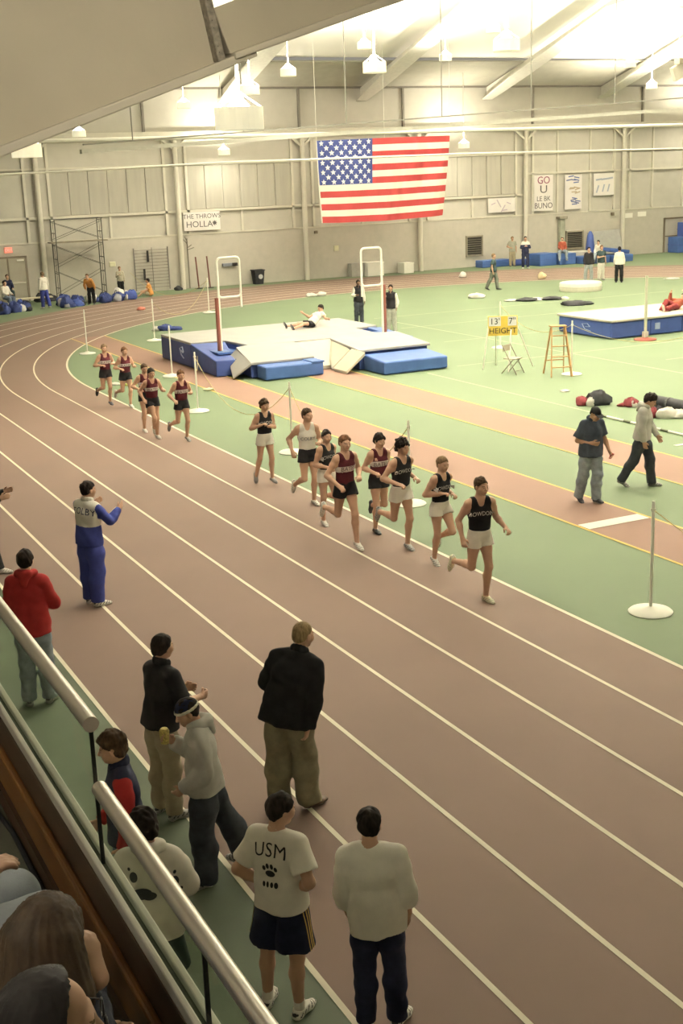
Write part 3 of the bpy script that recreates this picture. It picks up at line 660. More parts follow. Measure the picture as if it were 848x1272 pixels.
t = thing('grey_board', 'large grey board leaning on the wall behind blue mats', 'board', (52.0, YW - .62, 0)); MB().add([(-1.3, -.05, 0), (1.25, -.05, 0), (1.25, .45, 1.72), (-1.3, .45, 1.6), (-1.3, 0, 0), (1.25, 0, 0), (1.25, .5, 1.72), (-1.3, .5, 1.6)], [(0, 1, 2, 3), (4, 7, 6, 5), (0, 4, 5, 1), (1, 5, 6, 2), (2, 6, 7, 3), (3, 7, 4, 0)]).build('panel', mat('board_grey', (.34, .335, .31)), t)
# posters
M_paper = mat('poster_paper', (.72, .68, .64), .8, .03, 2); M_ink = mat('poster_ink', (.11, .10, .10), .8); M_inkr = mat('poster_red', (.26, .06, .12), .8); M_inkb = mat('poster_blue', (.13, .16, .32), .8)
def poster(x0, x1, z0, z1, label, y=YW - .13):
    t = thing('paper_banner', label, 'banner', ((x0 + x1) / 2, y, (z0 + z1) / 2))
    MB().box((-(x1 - x0) / 2, -.006, -(z1 - z0) / 2), ((x1 - x0) / 2, .006, (z1 - z0) / 2)).build('paper', M_paper, t); return t
def wr(t, s, size, x, z, mt, sx=1.0, rot=0):
    q = text_mesh(s, size, 'lettering', mt, t, .003, 'CENTER', sx); q.matrix_local = Matrix.Translation((x, -.012, z)) @ Matrix.Rotation(rot, 4, 'Y') @ Matrix.Rotation(PI / 2, 4, 'X')
t = poster(23.85, 25.95, 3.08, 4.05, 'paper banner with two lines of dark painted letters, left wall')
wr(t, 'THE THROWS', .34, 0, .25, M_ink); wr(t, 'HOLLA', .46, -.16, -.17, M_ink, 1.05)
for a in range(4): MB().bar((.72 - .13 * math.cos(a * .8), -.012, -.12 - .13 * math.sin(a * .8)), (.72 + .13 * math.cos(a * .8), -.012, -.12 + .13 * math.sin(a * .8)), .05, .006, up=(0, 1, 0)).build('flower_stroke', M_ink, t)
t = poster(46.65, 48.05, 3.1, 5.25, 'tall banner with stacked red and black letters right of flag')
wr(t, 'GO', .62, 0, .74, M_inkr); wr(t, 'U', .66, 0, .2, M_ink, 1.3); wr(t, 'LE BK', .42, 0, -.36, M_ink); wr(t, 'BUNO', .48, 0, -.78, M_ink)
def scribble(t, n, w_, h_, mt, seed):
    r = random.Random(seed)
    for i in range(n):
        x = r.uniform(-w_, w_); z = r.uniform(-h_, h_); a = r.uniform(-.5, .5); l = r.uniform(.1, .3)
        MB().bar((x - l * math.cos(a), -.012, z - l * math.sin(a)), (x + l * math.cos(a), -.012, z + l * math.sin(a)), r.uniform(.03, .09), .006, up=(0, 1, 0)).build('painted_stroke', mt, t)
t = poster(48.95, 50.25, 3.1, 5.2, 'tall banner with faded blue brush marks, middle of three')
for dz, mt, sd in ((.75, M_inkb, 1), (.15, mat('poster_tan', (.45, .36, .25)), 2), (-.55, M_inkb, 3)):
    g = MB().box((-.6, -.008, dz - .3), (.6, -.005, dz + .3)).build('paint_patch', M_paper, t)
    r = random.Random(sd)
    for i in range(6):
        a = r.uniform(-.25, .25); x = r.uniform(-.35, .35); z = dz + r.uniform(-.22, .22)
        MB().bar((x - .2, -.014, z - .2 * a), (x + .2, -.014, z + .2 * a), .07, .006, up=(0, 1, 0)).build('painted_stroke', mt, t)
t = poster(51.15, 52.75, 3.85, 5.2, 'wide white banner with pale blue brush marks, rightmost of three')
for i, (x, z, l) in enumerate(((-.4, .3, .22), (.1, .32, .3), (.5, .36, .2), (-.45, -.25, .12), (0, -.2, .1), (.4, -.2, .1))): MB().bar((x - l, -.012, z - (.25 if i > 2 else .02)), (x + l * (.4 if i > 2 else 1), -.012, z + (.2 if i > 2 else .03)), .1, .006, up=(0, 1, 0)).build('painted_stroke', mat('poster_pale', (.38, .42, .50)), t)
t = poster(43.3, 45.25, 3.15, 4.0, 'low wide banner with faded pink and blue brush curves')
for i, (x, z, dx, dz) in enumerate(((-.6, .1, .3, .1), (-.2, .1, .3, -.45), (.1, -.2, .3, .4), (.5, .1, .3, -.1), (.2, -.3, .4, .05))): MB().bar((x - dx / 2, -.012, z - dz / 2), (x + dx / 2, -.012, z + dz / 2), .06, .006, up=(0, 1, 0)).build('painted_stroke', mat('poster_faint', (.5, .42, .48)), t)

# ------------------------------------------------------------------ scaffold, rack, bin and boxes along the far wall
t = thing('scaffold_tower', 'grey steel scaffold tower with a plank deck by the wall', 'scaffold', (16.5, 65.4, 0)); Mg = mat('scaffold_steel', (.10, .095, .08), .6, .2, 4)
for x in (0, 2.42):
    for z0, z1 in ((0, 2.9), (2.9, 4.05)):
        fr_ = MB()
        for y in (0, .8): MB().tube([(x, y, z0), (x, y, z1)], .03, 6).build('standard', Mg, t)
        k = 4 if z0 == 0 else 2
        for i in range(1, k + 1): MB().tube([(x, 0, z0 + (z1 - z0) * i / k - .1), (x, .8, z0 + (z1 - z0) * i / k - .1)], .022, 6).build('rung', Mg, t)
        MB().tube([(x, .4, z0 + .1), (x, .4, z1 - .1)], .016, 6).build('inner_post', Mg, t)
for y in (0, .8):
    for a, b in ((.3, 1.45), (1.45, .3), (1.7, 2.75), (2.75, 1.7), (3.05, 3.9), (3.9, 3.05)): MB().tube([(0, y, a), (2.42, y, b)], .013, 5).build('cross_brace', Mg, t)
    MB().tube([(-.05, y, 4.05), (2.5, y, 4.05)], .02, 6).build('top_rail', Mg, t)
for i in range(3): MB().box((-.25, .03 + i * .26, 2.88), (2.72, .27 + i * .26, 2.94)).build('plank', mat('plank_grey', (.25, .22, .16), .8, .15, 5), t)
t = thing('barred_rack', 'wall rack of thin horizontal bars right of the scaffold', 'rack', (21.88, YW - .12, .08)); Mr = mat('rack_steel', (.17, .155, .14), .6)
for x in (-.95, .95, .05): MB().bar((x, 0, 0), (x, 0, 2.25), .05 if abs(x) > .5 else .025).build('upright', Mr, t)
for i in range(13): MB().bar((-.95, -.03, .15 + i * .165), (.95, -.03, .15 + i * .165), .022).build('bar', Mr, t)
for x, z in ((-.2, 1.5), (-.45, .55)): MB().box((x - .05, -.09, z), (x + .05, -.02, z + .6)).build('hung_weight', M_dark, t)
for x, lb in ((24.35, 'thin dark red stand by the wall, nearer the column'), (25.0, 'thin dark red stand by the wall, farther from the column')):
    t = thing('thin_stand', lb, 'stand', (x, YW - .5, 0)); MB().tube([(0, 0, 0.02), (-.06, .1, 1.7)], .04, 6).build('post', mat('stand_red', (.16, .06, .05)), t); MB().lathe([(0, 0), (.22, 0), (.2, .03), (0, .04)], n=12).build('base', M_dark, t)
t = thing('wall_fan', 'dark spiky bracket on the wall beside the banner column', 'bracket', (24.0, YW - .25, 2.2)); Mb_ = mat('bracket_grey', (.22, .2, .16))
MB().tube([(0, .2, -2.2), (0, .2, .5)], .025, 6).build('pole', Mb_, t)
for i in range(5): MB().tube([(0, .15, -.1 + .1 * i), (.3 * math.cos(i), 0, .15 * i)], .02, 5).build('prong', Mb_, t)
t = thing('wall_bracket', 'dark hose reel fitting on the wall behind the vault upright', 'fitting', (26.35, YW, 1.15))
MB().box((-.4, -.16, -.1), (.35, 0, .08)).build('body', mat('reel_grey', (.2, .21, .24)), t, bevel=.03); MB().lathe([(0, -.08), (.16, -.08), (.16, .08), (0, .08)], (.3, -.2, .0), 12).build('reel', M_dark, t)
t = thing('waste_bin', 'black wheeled waste bin against the far wall', 'bin', (27.85, 66.3, 0))
MB().add([(-.24, -.2, 0), (.24, -.2, 0), (.24, .2, 0), (-.24, .2, 0), (-.31, -.27, .74), (.31, -.27, .74), (.31, .27, .74), (-.31, .27, .74)], [(0, 3, 2, 1), (4, 5, 6, 7), (0, 1, 5, 4), (1, 2, 6, 5), (2, 3, 7, 6), (3, 0, 4, 7)]).build('body', Mbk, t, bevel=.02)
MB().box((-.34, -.3, .74), (.34, .3, .8)).build('lid', Mbk, t, bevel=.02); MB().lathe([(0, 0), (.13, 0), (.13, .02), (0, .02)], n=14).build('patch', mat('patch_grey', (.5, .5, .5)), t).matrix_local = Matrix.Translation((.06, -.245, .42)) @ Matrix.Rotation(PI / 2, 4, 'X')
def carton(x0, x1, h_, label, dp=.7):
    t = thing('storage_box', label, 'box', ((x0 + x1) / 2, YW - .12 - dp / 2, 0)); a = (x1 - x0) / 2
    MB().box((-a, -dp / 2, 0), (a, dp / 2, h_ - .06)).build('body', M_white, t, bevel=.01); MB().box((-a - .02, -dp / 2 - .02, h_ - .06), (a + .02, dp / 2 + .02, h_)).build('lid', M_white, t, bevel=.01)
carton(34.5, 35.55, .78, 'larger white box at the wall below the flag', .9); carton(36.95, 37.6, .6, 'smaller white box at the wall below the flag', .8)
t = thing('grey_cupboard', 'low grey cupboard beside the larger white box', 'cupboard', (34.05, YW - .4, 0)); MB().box((-.4, -.25, 0), (.4, .25, .76)).build('body', mat('cupboard_grey', (.36, .34, .30)), t, bevel=.01); MB().box((-.3, -.265, .08), (.3, -.25, .68)).build('door', mat('cupboard_grey', (.36, .34, .30)), t)

# ------------------------------------------------------------------ blue mats heaped by the far wall, right
def bluemat(x, y, z, sx, sy, sz, label, rz=0, rx=0, mt=None, name='folded_mat'):
    t = thing(name, label, 'mat', (x, y, z), rz); 
    o = MB().box((-sx / 2, -sy / 2, 0), (sx / 2, sy / 2, sz)).build('body', mt or M_blue2, t, bevel=.04); o.rotation_euler.x = rx * .4; o.rotation_euler.y = rx
    o2 = MB().box((-sx / 2 - .01, -sy / 2 - .01, sz * .48), (sx / 2 + .01, sy / 2 + .01, sz * .52)).build('seam', M_blue, t); o2.rotation_euler = o.rotation_euler; return t
bluemat(43.1, 65.9, 0, 2.0, .8, .42, 'low blue mat at the wall, leftmost, behind man in khaki')
bluemat(44.8, 65.5, 0, 1.2, .5, .36, 'low dark blue mat behind the man with white shoulders', 0, 0, M_blue)
bluemat(45.6, 64.3, 0, 1.2, 1.2, .72, 'upright blue block left of the seated person in red')
bluemat(46.9, 64.1, 0, 1.2, 1.2, .66, 'blue block under the seated person in red')
bluemat(48.5, 63.4, .0, 1.8, 1.4, .42, 'low blue mat under seated person in pale clothes')
bluemat(48.4, 64.8, 0, 1.7, 1.0, .66, 'pale topped mat standing behind the blue heap', 0, 0, mat('mat_pale', (.62, .57, .48)))
bluemat(50.3, 63.3, .0, 1.5, 1.5, .42, 'blue mat at the right end of the heap')
bluemat(50.3, 63.5, .54, 1.5, 1.2, .22, 'blue mat lying slanted on top of the right end', 0, .12)
bluemat(57.9, 66.0, 0, 1.6, 1.0, 1.0, 'blue block at the wall by right picture edge'); bluemat(58.3, 66.0, 1.0, 1.0, .9, .9, 'dark blue block standing on another at right edge', 0, 0, M_blue)
t = thing('rolled_banner', 'dark blue rolled cover standing upright behind mats', 'cover', (49.9, 65.3, 0)); MB().lathe([(0, 0), (.3, 0), (.28, .8), (.2, 1.5), (.08, 1.75), (0, 1.78)], n=12).build('roll', M_blue, t, smooth=True)
for x in (57.0, 58.9): MB().box((x - .05, YW - .08, 0), (x + .05, YW, 2.2)).build('cage_post', M_frame, wall)
MB().box((57, YW - .08, 2.12), (58.9, YW, 2.22)).build('cage_post', M_frame, wall); MB().box((57, YW - .08, 1.0), (58.9, YW, 1.06)).build('cage_post', M_frame, wall)

# ------------------------------------------------------------------ bench and heaps of kit at the far left
t = thing('low_bench', 'long low beige bench before the double door', 'bench', (13.2, 64.0, 0)); MB().box((-2.4, -.2, .34), (2.5, .2, .40)).build('seat', mat('bench_top', (.48, .43, .32)), t, bevel=.01)
for x in (-2, 0, 2.2): MB().box((x - .03, -.15, 0), (x + .03, .15, .34)).build('leg', M_frame, t)
r = random.Random(5); cols = [Mnv, Mwc, Mnv, Mnv, mat('grey_cloth', (.3, .3, .33), .8, .2, 8), Mbk, mat('royal_cloth', (.05, .08, .28), .8, .2, 8)]
words_ = ['blue and white', 'navy', 'white topped', 'dark', 'grey and blue', 'rumpled navy', 'bulging blue', 'flat white']
kit = [(11.9 + .62 * (i // 2) + .2 * (i % 2), 60.5 + .36 * (i // 2) + .95 * (i % 2)) for i in range(8)] + [(x, 61.55 + .42 * (x - 15.6) + .95 * j) for j, row in enumerate(((15.75, 16.4, 18.0, 18.75, 19.5), (15.9, 16.6, 17.5, 18.3, 19.1))) for x in row]
for i, (x, y) in enumerate(kit):
    it = [('body', 0, 0, r.uniform(.28, .36), r.uniform(.24, .34), r.uniform(.24, .36), cols[r.randrange(7)])]
    for k in range(2): it.append(('jacket' if k else 'trousers', r.uniform(-.28, .28), r.uniform(-.3, .1), r.uniform(.16, .24), r.uniform(.14, .22), r.uniform(.16, .30), cols[r.randrange(7)]))
    bundle('kit_bag', ('heap of blue and white kit bags left of the man in white shirt' if i < 8 else 'heap of blue and white kit bags along the foot of the scaffold'), 'bag', x, y, it, r.uniform(-.2, .2), 'kit bags left of the white shirted man' if i < 8 else 'kit bags at the foot of the scaffold')
bundle('black_bag', 'black bag behind the low bench by the door', 'bag', 15.6, 65.6, [('body', 0, 0, .45, .25, .3, Mbk), ('pocket', .4, 0, .3, .2, .24, Mbk)])
bundle('small_dark_bag', 'small dark bag at the foot of the banner column', 'bag', 23.1, 66.2, [('body', 0, 0, .2, .15, .16, Mbk), ('strap', .15, 0, .12, .1, .1, Mbk)])
# ------------------------------------------------------------------ people: smooth distance fields turned into surfaces
def vec(*a): return np.array(a, dtype=np.float64)
def nrm(v): v = np.asarray(v, float); return v / np.linalg.norm(v)
def cap(a, b, ra, rb=None, flat=None, k=.03, clip=None, sub=False): return dict(t='c', a=np.asarray(a, float), b=np.asarray(b, float), ra=ra, rb=ra if rb is None else rb, flat=flat, k=k, clip=clip or [], sub=sub)
def ell(c, ax, r, k=.03, clip=None, sub=False): return dict(t='e', c=np.asarray(c, float), ax=ax, r=np.asarray(r, float), k=k, clip=clip or [], sub=sub)
def pbox(p):
    if p['t'] == 'c':
        r = max(p['ra'], p['rb']); return np.minimum(p['a'], p['b']) - r, np.maximum(p['a'], p['b']) + r
    r = max(p['r']); return p['c'] - r, p['c'] + r
def field(prims, lo, hi, vx, planes=()):
    n = np.maximum(2, np.ceil((hi - lo) / vx).astype(int) + 1)
    ax = [lo[i] + vx * np.arange(n[i]) for i in range(3)]
    F = np.full(n, .25, dtype=np.float32)
    for p in prims:
        a, b = pbox(p); mg = max(p['k'], .02) + 2 * vx
        i0 = np.clip(np.floor((a - mg - lo) / vx).astype(int), 0, n); i1 = np.clip(np.ceil((b + mg - lo) / vx).astype(int) + 1, 0, n)
        if (i1 <= i0).any(): continue
        X = ax[0][i0[0]:i1[0], None, None]; Y = ax[1][None, i0[1]:i1[1], None]; Z = ax[2][None, None, i0[2]:i1[2]]
        if p['t'] == 'c':
            d_ = p['b'] - p['a']; L = float(d_ @ d_)
            x, y, z = X - p['a'][0], Y - p['a'][1], Z - p['a'][2]
            if L > 1e-10:
                t = np.clip((x * d_[0] + y * d_[1] + z * d_[2]) / L, 0, 1)
                x = x - t * d_[0]; y = y - t * d_[1]; z = z - t * d_[2]; r = p['ra'] + t * (p['rb'] - p['ra'])
            else: r = p['ra']
            q = x * x + y * y + z * z
            if p['flat'] is not None:
                nn, fc = p['flat']; s = x * nn[0] + y * nn[1] + z * nn[2]; q = q + s * s * (1 / fc ** 2 - 1)
            d = np.sqrt(q) - r
        else:
            x, y, z = X - p['c'][0], Y - p['c'][1], Z - p['c'][2]; R = p['r']; A = p['ax']
            l = [(x * A[i][0] + y * A[i][1] + z * A[i][2]) / R[i] for i in range(3)]
            k0 = np.sqrt(l[0] ** 2 + l[1] ** 2 + l[2] ** 2) + 1e-6
            k1 = np.sqrt((l[0] / R[0]) ** 2 + (l[1] / R[1]) ** 2 + (l[2] / R[2]) ** 2) + 1e-6
            d = k0 * (k0 - 1) / k1
        for pt, nv in p['clip']:
            d = np.maximum(d, (X - pt[0]) * nv[0] + (Y - pt[1]) * nv[1] + (Z - pt[2]) * nv[2])
        W = F[i0[0]:i1[0], i0[1]:i1[1], i0[2]:i1[2]]; k = p['k']
        if p['sub']:
            m = np.maximum(W, -d); h = np.maximum(k - np.abs(W + d), 0) / k; W[...] = m + h * h * k * .25
        else:
            m = np.minimum(W, d); h = np.maximum(k - np.abs(W - d), 0) / k; W[...] = m - h * h * k * .25
    for pt, nv in planes:
        P = (ax[0][:, None, None] - pt[0]) * nv[0] + (ax[1][None, :, None] - pt[1]) * nv[1] + (ax[2][None, None, :] - pt[2]) * nv[2]
        F = np.maximum(F, P.astype(np.float32))
    return F
def nets(F, lo, vx):
    S = F < 0; n = np.array(F.shape) - 1
    c = np.zeros(n, np.int8)
    for i in (0, 1):
        for j in (0, 1):
            for k in (0, 1): c += S[i:i + n[0], j:j + n[1], k:k + n[2]]
    act = (c > 0) & (c < 8); idx = np.full(n, -1, np.int64); I = np.argwhere(act); N = len(I)
    if N == 0: return np.zeros((0, 3)), np.zeros((0, 4), int)
    idx[act] = np.arange(N)
    acc = np.zeros((N, 3)); cnt = np.zeros(N)
    corner = {(i, j, k): F[I[:, 0] + i, I[:, 1] + j, I[:, 2] + k].astype(float) for i in (0, 1) for j in (0, 1) for k in (0, 1)}
    for a in range(3):
        o = [q for q in range(3) if q != a]
        for u in (0, 1):
            for v in (0, 1):
                p = [0, 0, 0]; p[o[0]] = u; p[o[1]] = v; q = list(p); q[a] = 1
                f0, f1 = corner[tuple(p)], corner[tuple(q)]; m = (f0 < 0) != (f1 < 0)
                t = f0[m] / (f0[m] - f1[m]); pos = np.tile(np.array(p, float), (m.sum(), 1)); pos[:, a] += t
                acc[m] += pos; cnt[m] += 1
    V = lo + vx * (I + acc / cnt[:, None]); Q = []
    for a in range(3):
        o = [(a + 1) % 3, (a + 2) % 3]
        sl0 = [slice(None)] * 3; sl1 = [slice(None)] * 3
        sl0[a] = slice(0, -1); sl1[a] = slice(1, None)
        for q in o: sl0[q] = slice(1, -1); sl1[q] = slice(1, -1)
        s0, s1 = S[tuple(sl0)], S[tuple(sl1)]
        E = np.argwhere(s0 != s1); E = E + np.array([0 if q == a else 1 for q in range(3)])
        if len(E) == 0: continue
        fl_ = S[E[:, 0], E[:, 1], E[:, 2]]
        def cell(du, dv):
            g = E.copy(); g[:, o[0]] += du; g[:, o[1]] += dv; return idx[g[:, 0], g[:, 1], g[:, 2]]
        q = np.stack([cell(-1, -1), cell(0, -1), cell(0, 0), cell(-1, 0)], 1)
        q[~fl_] = q[~fl_][:, ::-1]; Q.append(q)
    Q = np.concatenate(Q) if Q else np.zeros((0, 4), int)
    Q = Q[(Q >= 0).all(1)]
    return V, Q
def surf(prims, vx, planes=(), region=None, fine=()):
    """surface of the union; fine = [(centre, radius, voxel)] balls meshed more finely; the coarse part leaves those out"""
    bl = [pbox(p) for p in prims if not p['sub']]
    lo = np.min([b[0] for b in bl], 0) - .03 - vx; hi = np.max([b[1] for b in bl], 0) + .03 + vx
    V, Q = nets(field(prims, lo, hi, vx, planes), lo, vx)
    for c, r, v2 in fine:
        if len(Q): fc = V[Q].mean(1); Q = Q[((fc - c) ** 2).sum(1) > (r - vx * .35) ** 2]
    for bi, (c, r, v2) in enumerate(fine):
        l2, h2 = c - r - 2 * v2, c + r + 2 * v2
        V2, Q2 = nets(field(prims, l2, h2, v2, planes), l2, v2)
        if len(Q2):
            fc = V2[Q2].mean(1); Q2 = Q2[((fc - c) ** 2).sum(1) < r * r]
            for c3, r3, v3 in fine[:bi]:
                if len(Q2): fc = V2[Q2].mean(1); Q2 = Q2[((fc - c3) ** 2).sum(1) > (r3 - v2 * .3) ** 2]
            Q = np.concatenate([Q, Q2 + len(V)]); V = np.concatenate([V, V2])
    if len(Q):
        used = np.unique(Q); mp = np.full(len(V), -1); mp[used] = np.arange(len(used)); V = V[used]; Q = mp[Q]
    return V, Q
def smooth_v(V, Q, it=1, f=.5):
    for _ in range(it):
        A = np.zeros_like(V); c = np.zeros(len(V))
        for i in range(4):
            a, b = Q[:, i], Q[:, (i + 1) % 4]
            np.add.at(A, a, V[b]); np.add.at(A, b, V[a]); np.add.at(c, a, 1); np.add.at(c, b, 1)
        c[c == 0] = 1; V = V * (1 - f) + f * A / c[:, None]
    return V
def normals(V, Q):
    n = np.cross(V[Q[:, 2]] - V[Q[:, 0]], V[Q[:, 3]] - V[Q[:, 1]]); N = np.zeros_like(V)
    for i in range(4): np.add.at(N, Q[:, i], n)
    return N / (np.linalg.norm(N, axis=1)[:, None] + 1e-9)
def to_obj(name, V, Q, mats, parent, midx=None):
    me = bpy.data.meshes.new(name); n, m = len(V), len(Q)
    me.vertices.add(n); me.vertices.foreach_set('co', V.astype(np.float32).ravel())
    me.loops.add(4 * m); me.loops.foreach_set('vertex_index', Q.astype(np.int32).ravel())
    me.polygons.add(m); me.polygons.foreach_set('loop_start', np.arange(0, 4 * m, 4, dtype=np.int32)); me.polygons.foreach_set('loop_total', np.full(m, 4, np.int32))
    for q in mats: me.materials.append(q)
    me.update(calc_edges=True)
    me.polygons.foreach_set('use_smooth', np.ones(m, bool))
    if midx is not None: me.polygons.foreach_set('material_index', midx.astype(np.int32))
    me.validate()
    o = bpy.data.objects.new(name, me); COL.objects.link(o); o.parent = parent
    return o
def folds(V, Q, amp, seed, fs=38.):
    if not amp: return V
    r = np.random.RandomState(seed); N = normals(V, Q); d = np.zeros(len(V))
    for i in range(5):
        k = r.normal(size=3) * np.array([1, 1, .55]); k = k / np.linalg.norm(k) * fs * r.uniform(.5, 1.5)
        ph = V @ k + 1.2 * np.sin(V @ (r.normal(size=3) * 9) + i)
        d += np.sin(ph + r.uniform(0, 6)) / 5
    return V + N * ((d + .22) * amp * 1.7)[:, None]

SKIN = {'a': mat('skin_fair', (.52, .315, .215), .55, .05, 9, spec=.35), 'b': mat('skin_tan', (.40, .235, .155), .55, .05, 9, spec=.35), 'c': mat('skin_dark', (.16, .085, .055), .5, .05, 9, spec=.35)}
M_lip = mat('lips', (.40, .19, .145), .5); M_brow = mat('brow', (.16, .10, .065), .8); M_eye = mat('eye', (.10, .075, .06), .3)
HAIRC = {k: mat('hair_' + k, c, .75, .45, 45, stretch=(1, 1, .35), spec=.12) for k, c in dict(brown=(.060, .038, .022), dark=(.020, .015, .012), light=(.17, .11, .06), buzz=(.24, .17, .09), ginger=(.12, .060, .030)).items()}

def skeleton(P):
    S = P.get('h', 1.78) / 1.77; J = {'S': S}
    hy = math.radians(P.get('hipyaw', 0)); pr = vec(math.cos(hy), math.sin(hy), 0); pf = vec(-math.sin(hy), math.cos(hy), 0); z = vec(0, 0, 1)
    J['pr'], J['pf'] = pr, pf
    def pv(v, s): v = nrm(v); return s * v[0] * pr + v[1] * pf + v[2] * z
    sd = nrm(P.get('lean', (0, .03, 1))); sd = sd[0] * pr + sd[1] * pf + sd[2] * z; J['sd'] = sd
    tw = math.radians(P.get('twist', 0)); rt = pr * math.cos(tw) + pf * math.sin(tw); rt = nrm(rt - sd * (rt @ sd)); fw = np.cross(sd, rt); J['rt'], J['fw'] = rt, fw
    pel = vec(0, 0, 0); J['pel'] = pel
    J['belly'] = pel + sd * .16 * S; J['chest'] = pel + sd * .33 * S + fw * .0; J['shc'] = pel + sd * .475 * S; J['neck'] = pel + sd * .535 * S - fw * .012 * S
    for s, n in ((1, 'R'), (-1, 'L')):
        J['hip' + n] = pel + pr * s * .082 * S - z * .03 * S
        th = pv(P.get('thigh' + n, (.06, .02, -1)), s); sh = pv(P.get('shin' + n, (.02, -.04, -1)), s)
        J['knee' + n] = J['hip' + n] + th * .435 * S; J['ank' + n] = J['knee' + n] + sh * .43 * S
        t = pv(P.get('toe' + n, (.2, 1, 0)), s); dn = sh - t * (sh @ t); dn = nrm(dn) if np.linalg.norm(dn) > .05 else -z
        J['toe' + n], J['dn' + n] = t, dn
        J['sh' + n] = J['shc'] + rt * s * P.get('shw', .163) * S - sd * (.018 - P.get('shrug' + n, 0)) * S
        def tv(v): v = nrm(v); return s * v[0] * rt + v[1] * fw + v[2] * sd
        ua = tv(P.get('ua' + n, (.22, -.05, -1))); fa = tv(P.get('fa' + n, (.05, .25, -1)))
        J['el' + n] = J['sh' + n] + ua * .285 * S; J['wr' + n] = J['el' + n] + fa * .25 * S
        hd = tv(P['hd' + n]) if 'hd' + n in P else fa; J['hd' + n] = hd
        pn = tv(P.get('palm' + n, (-1, .1, 0))); pn = pn - hd * (pn @ hd); J['pn' + n] = nrm(pn)
    yw = math.radians(P.get('hyaw', 0)); pt = math.radians(P.get('hpitch', 0)); rl = math.radians(P.get('hroll', 0))
    hx = pr * math.cos(yw) + pf * math.sin(yw); hf = np.cross(z, hx); hz = z
    hf, hz = hf * math.cos(pt) - hz * math.sin(pt), hz * math.cos(pt) + hf * math.sin(pt)
    hx, hz = hx * math.cos(rl) + hz * math.sin(rl), hz * math.cos(rl) - hx * math.sin(rl)
    J['hx'], J['hf'], J['hz'] = hx, hf, hz
    nk = nrm(sd * .6 + hz * .4 + hf * P.get('crane', .18)); J['hc'] = J['neck'] + nk * .075 * S + hz * .085 * S + hf * .015 * S
    for n, s in (('R', 1), ('L', -1)):
        if 'reach' + n in P:      # hand brought to a point given in head axes; elbow bends downwards
            a, b, c = P['reach' + n]; T = J['hc'] + (hx * a + hf * b + hz * c) * S; A_ = J['sh' + n]; v = T - A_; L = min(np.linalg.norm(v), .53 * S); u = nrm(v); T = A_ + u * L
            l1, l2 = .285 * S, .25 * S; x_ = (l1 * l1 - l2 * l2 + L * L) / (2 * L); y_ = math.sqrt(max(0, l1 * l1 - x_ * x_)); pole = P.get('pole' + n, (.3, .2, -1)); pole = s * pole[0] * rt + pole[1] * fw + pole[2] * sd; pole = nrm(pole - u * (pole @ u))
            J['el' + n] = A_ + u * x_ + pole * y_; J['wr' + n] = T; hd = nrm(P.get('hd' + n, (-.3, 0, 1))); hd = hd[0] * s * hx + hd[1] * hf + hd[2] * hz; J['hd' + n] = hd
            pn = -s * hx + hf * .1; J['pn' + n] = nrm(pn - hd * (pn @ hd))
    lo = min((J['ank' + n] + J['dn' + n] * .085 * S + J['toe' + n] * q * S)[2] for n in 'LR' for q in (-.04, .13))
    off = vec(0, 0, -lo + P.get('lift', 0)) if 'z' not in P else vec(0, 0, P['z'])
    for q in list(J):
        if q in ('pel', 'belly', 'chest', 'shc', 'neck', 'hc') or q[:-1] in ('hip', 'knee', 'ank', 'sh', 'el', 'wr'): J[q] = J[q] + off
    return J
def torso_prims(J, o=0., w=1., k=.05):
    S = J['S']; f = (J['fw'], .66); fp = (J['pf'], .80)
    return [cap(J['pel'] - J['pr'] * .055 * S - vec(0, 0, .02), J['pel'] + J['pr'] * .055 * S - vec(0, 0, .02), (.105 * S + o) * 1, None, fp, k),
            cap(J['pel'] + J['sd'] * .02 * S, J['belly'], .138 * S * w + o, .137 * S * w + o, (J['fw'], .72), k),
            cap(J['belly'], J['chest'], .137 * S * w + o, .155 * S * w + o, f, k),
            cap(J['chest'] - J['rt'] * .065 * S, J['chest'] + J['rt'] * .065 * S, .103 * S * w + o * .7, None, (J['fw'], .92), k),
            cap(J['shc'] - J['rt'] * .10 * S - J['sd'] * .01 * S, J['shc'] + J['rt'] * .10 * S - J['sd'] * .01 * S, .064 * S + o * .4, None, None, k),
            cap(J['neck'] - J['sd'] * .03 * S, J['shc'] + J['rt'] * .13 * S + J['sd'] * .005 * S, .050 * S + o * .25, .046 * S + o * .3, None, k),
            cap(J['neck'] - J['sd'] * .03 * S, J['shc'] - J['rt'] * .13 * S + J['sd'] * .005 * S, .050 * S + o * .25, .046 * S + o * .3, None, k)]
def arm_prims(J, n, o=0., k=.03, fr=1., full=True):
    S = J['S']; s, e, w = J['sh' + n], J['el' + n], J['wr' + n]; m = s + (e - s) * .35
    P = [cap(s, s, .058 * S + o * .6, None, None, k), cap(s, m, .053 * S + o * .7, .050 * S + o, None, k), cap(m, e, .051 * S + o, .041 * S + o, None, k)]
    if full: q = e + (w - e) * .3; P += [cap(e, q, .041 * S + o, .043 * S + o, None, k), cap(q, w, .043 * S + o, .029 * S + o, None, k)]
    return P
def leg_prims(J, n, o=0., k=.03):
    S = J['S']; h, kn, a = J['hip' + n], J['knee' + n], J['ank' + n]; m = h + (kn - h) * .4; c = kn + (a - kn) * .32; back = -J['toe' + n] * .018 * S
    return [cap(h, m, .088 * S + o, .078 * S + o, None, k), cap(m, kn, .078 * S + o, .054 * S + o, None, k), cap(kn, c + back, .053 * S + o, .056 * S + o, None, k), cap(c + back, a, .056 * S + o, .036 * S + o, None, k)]
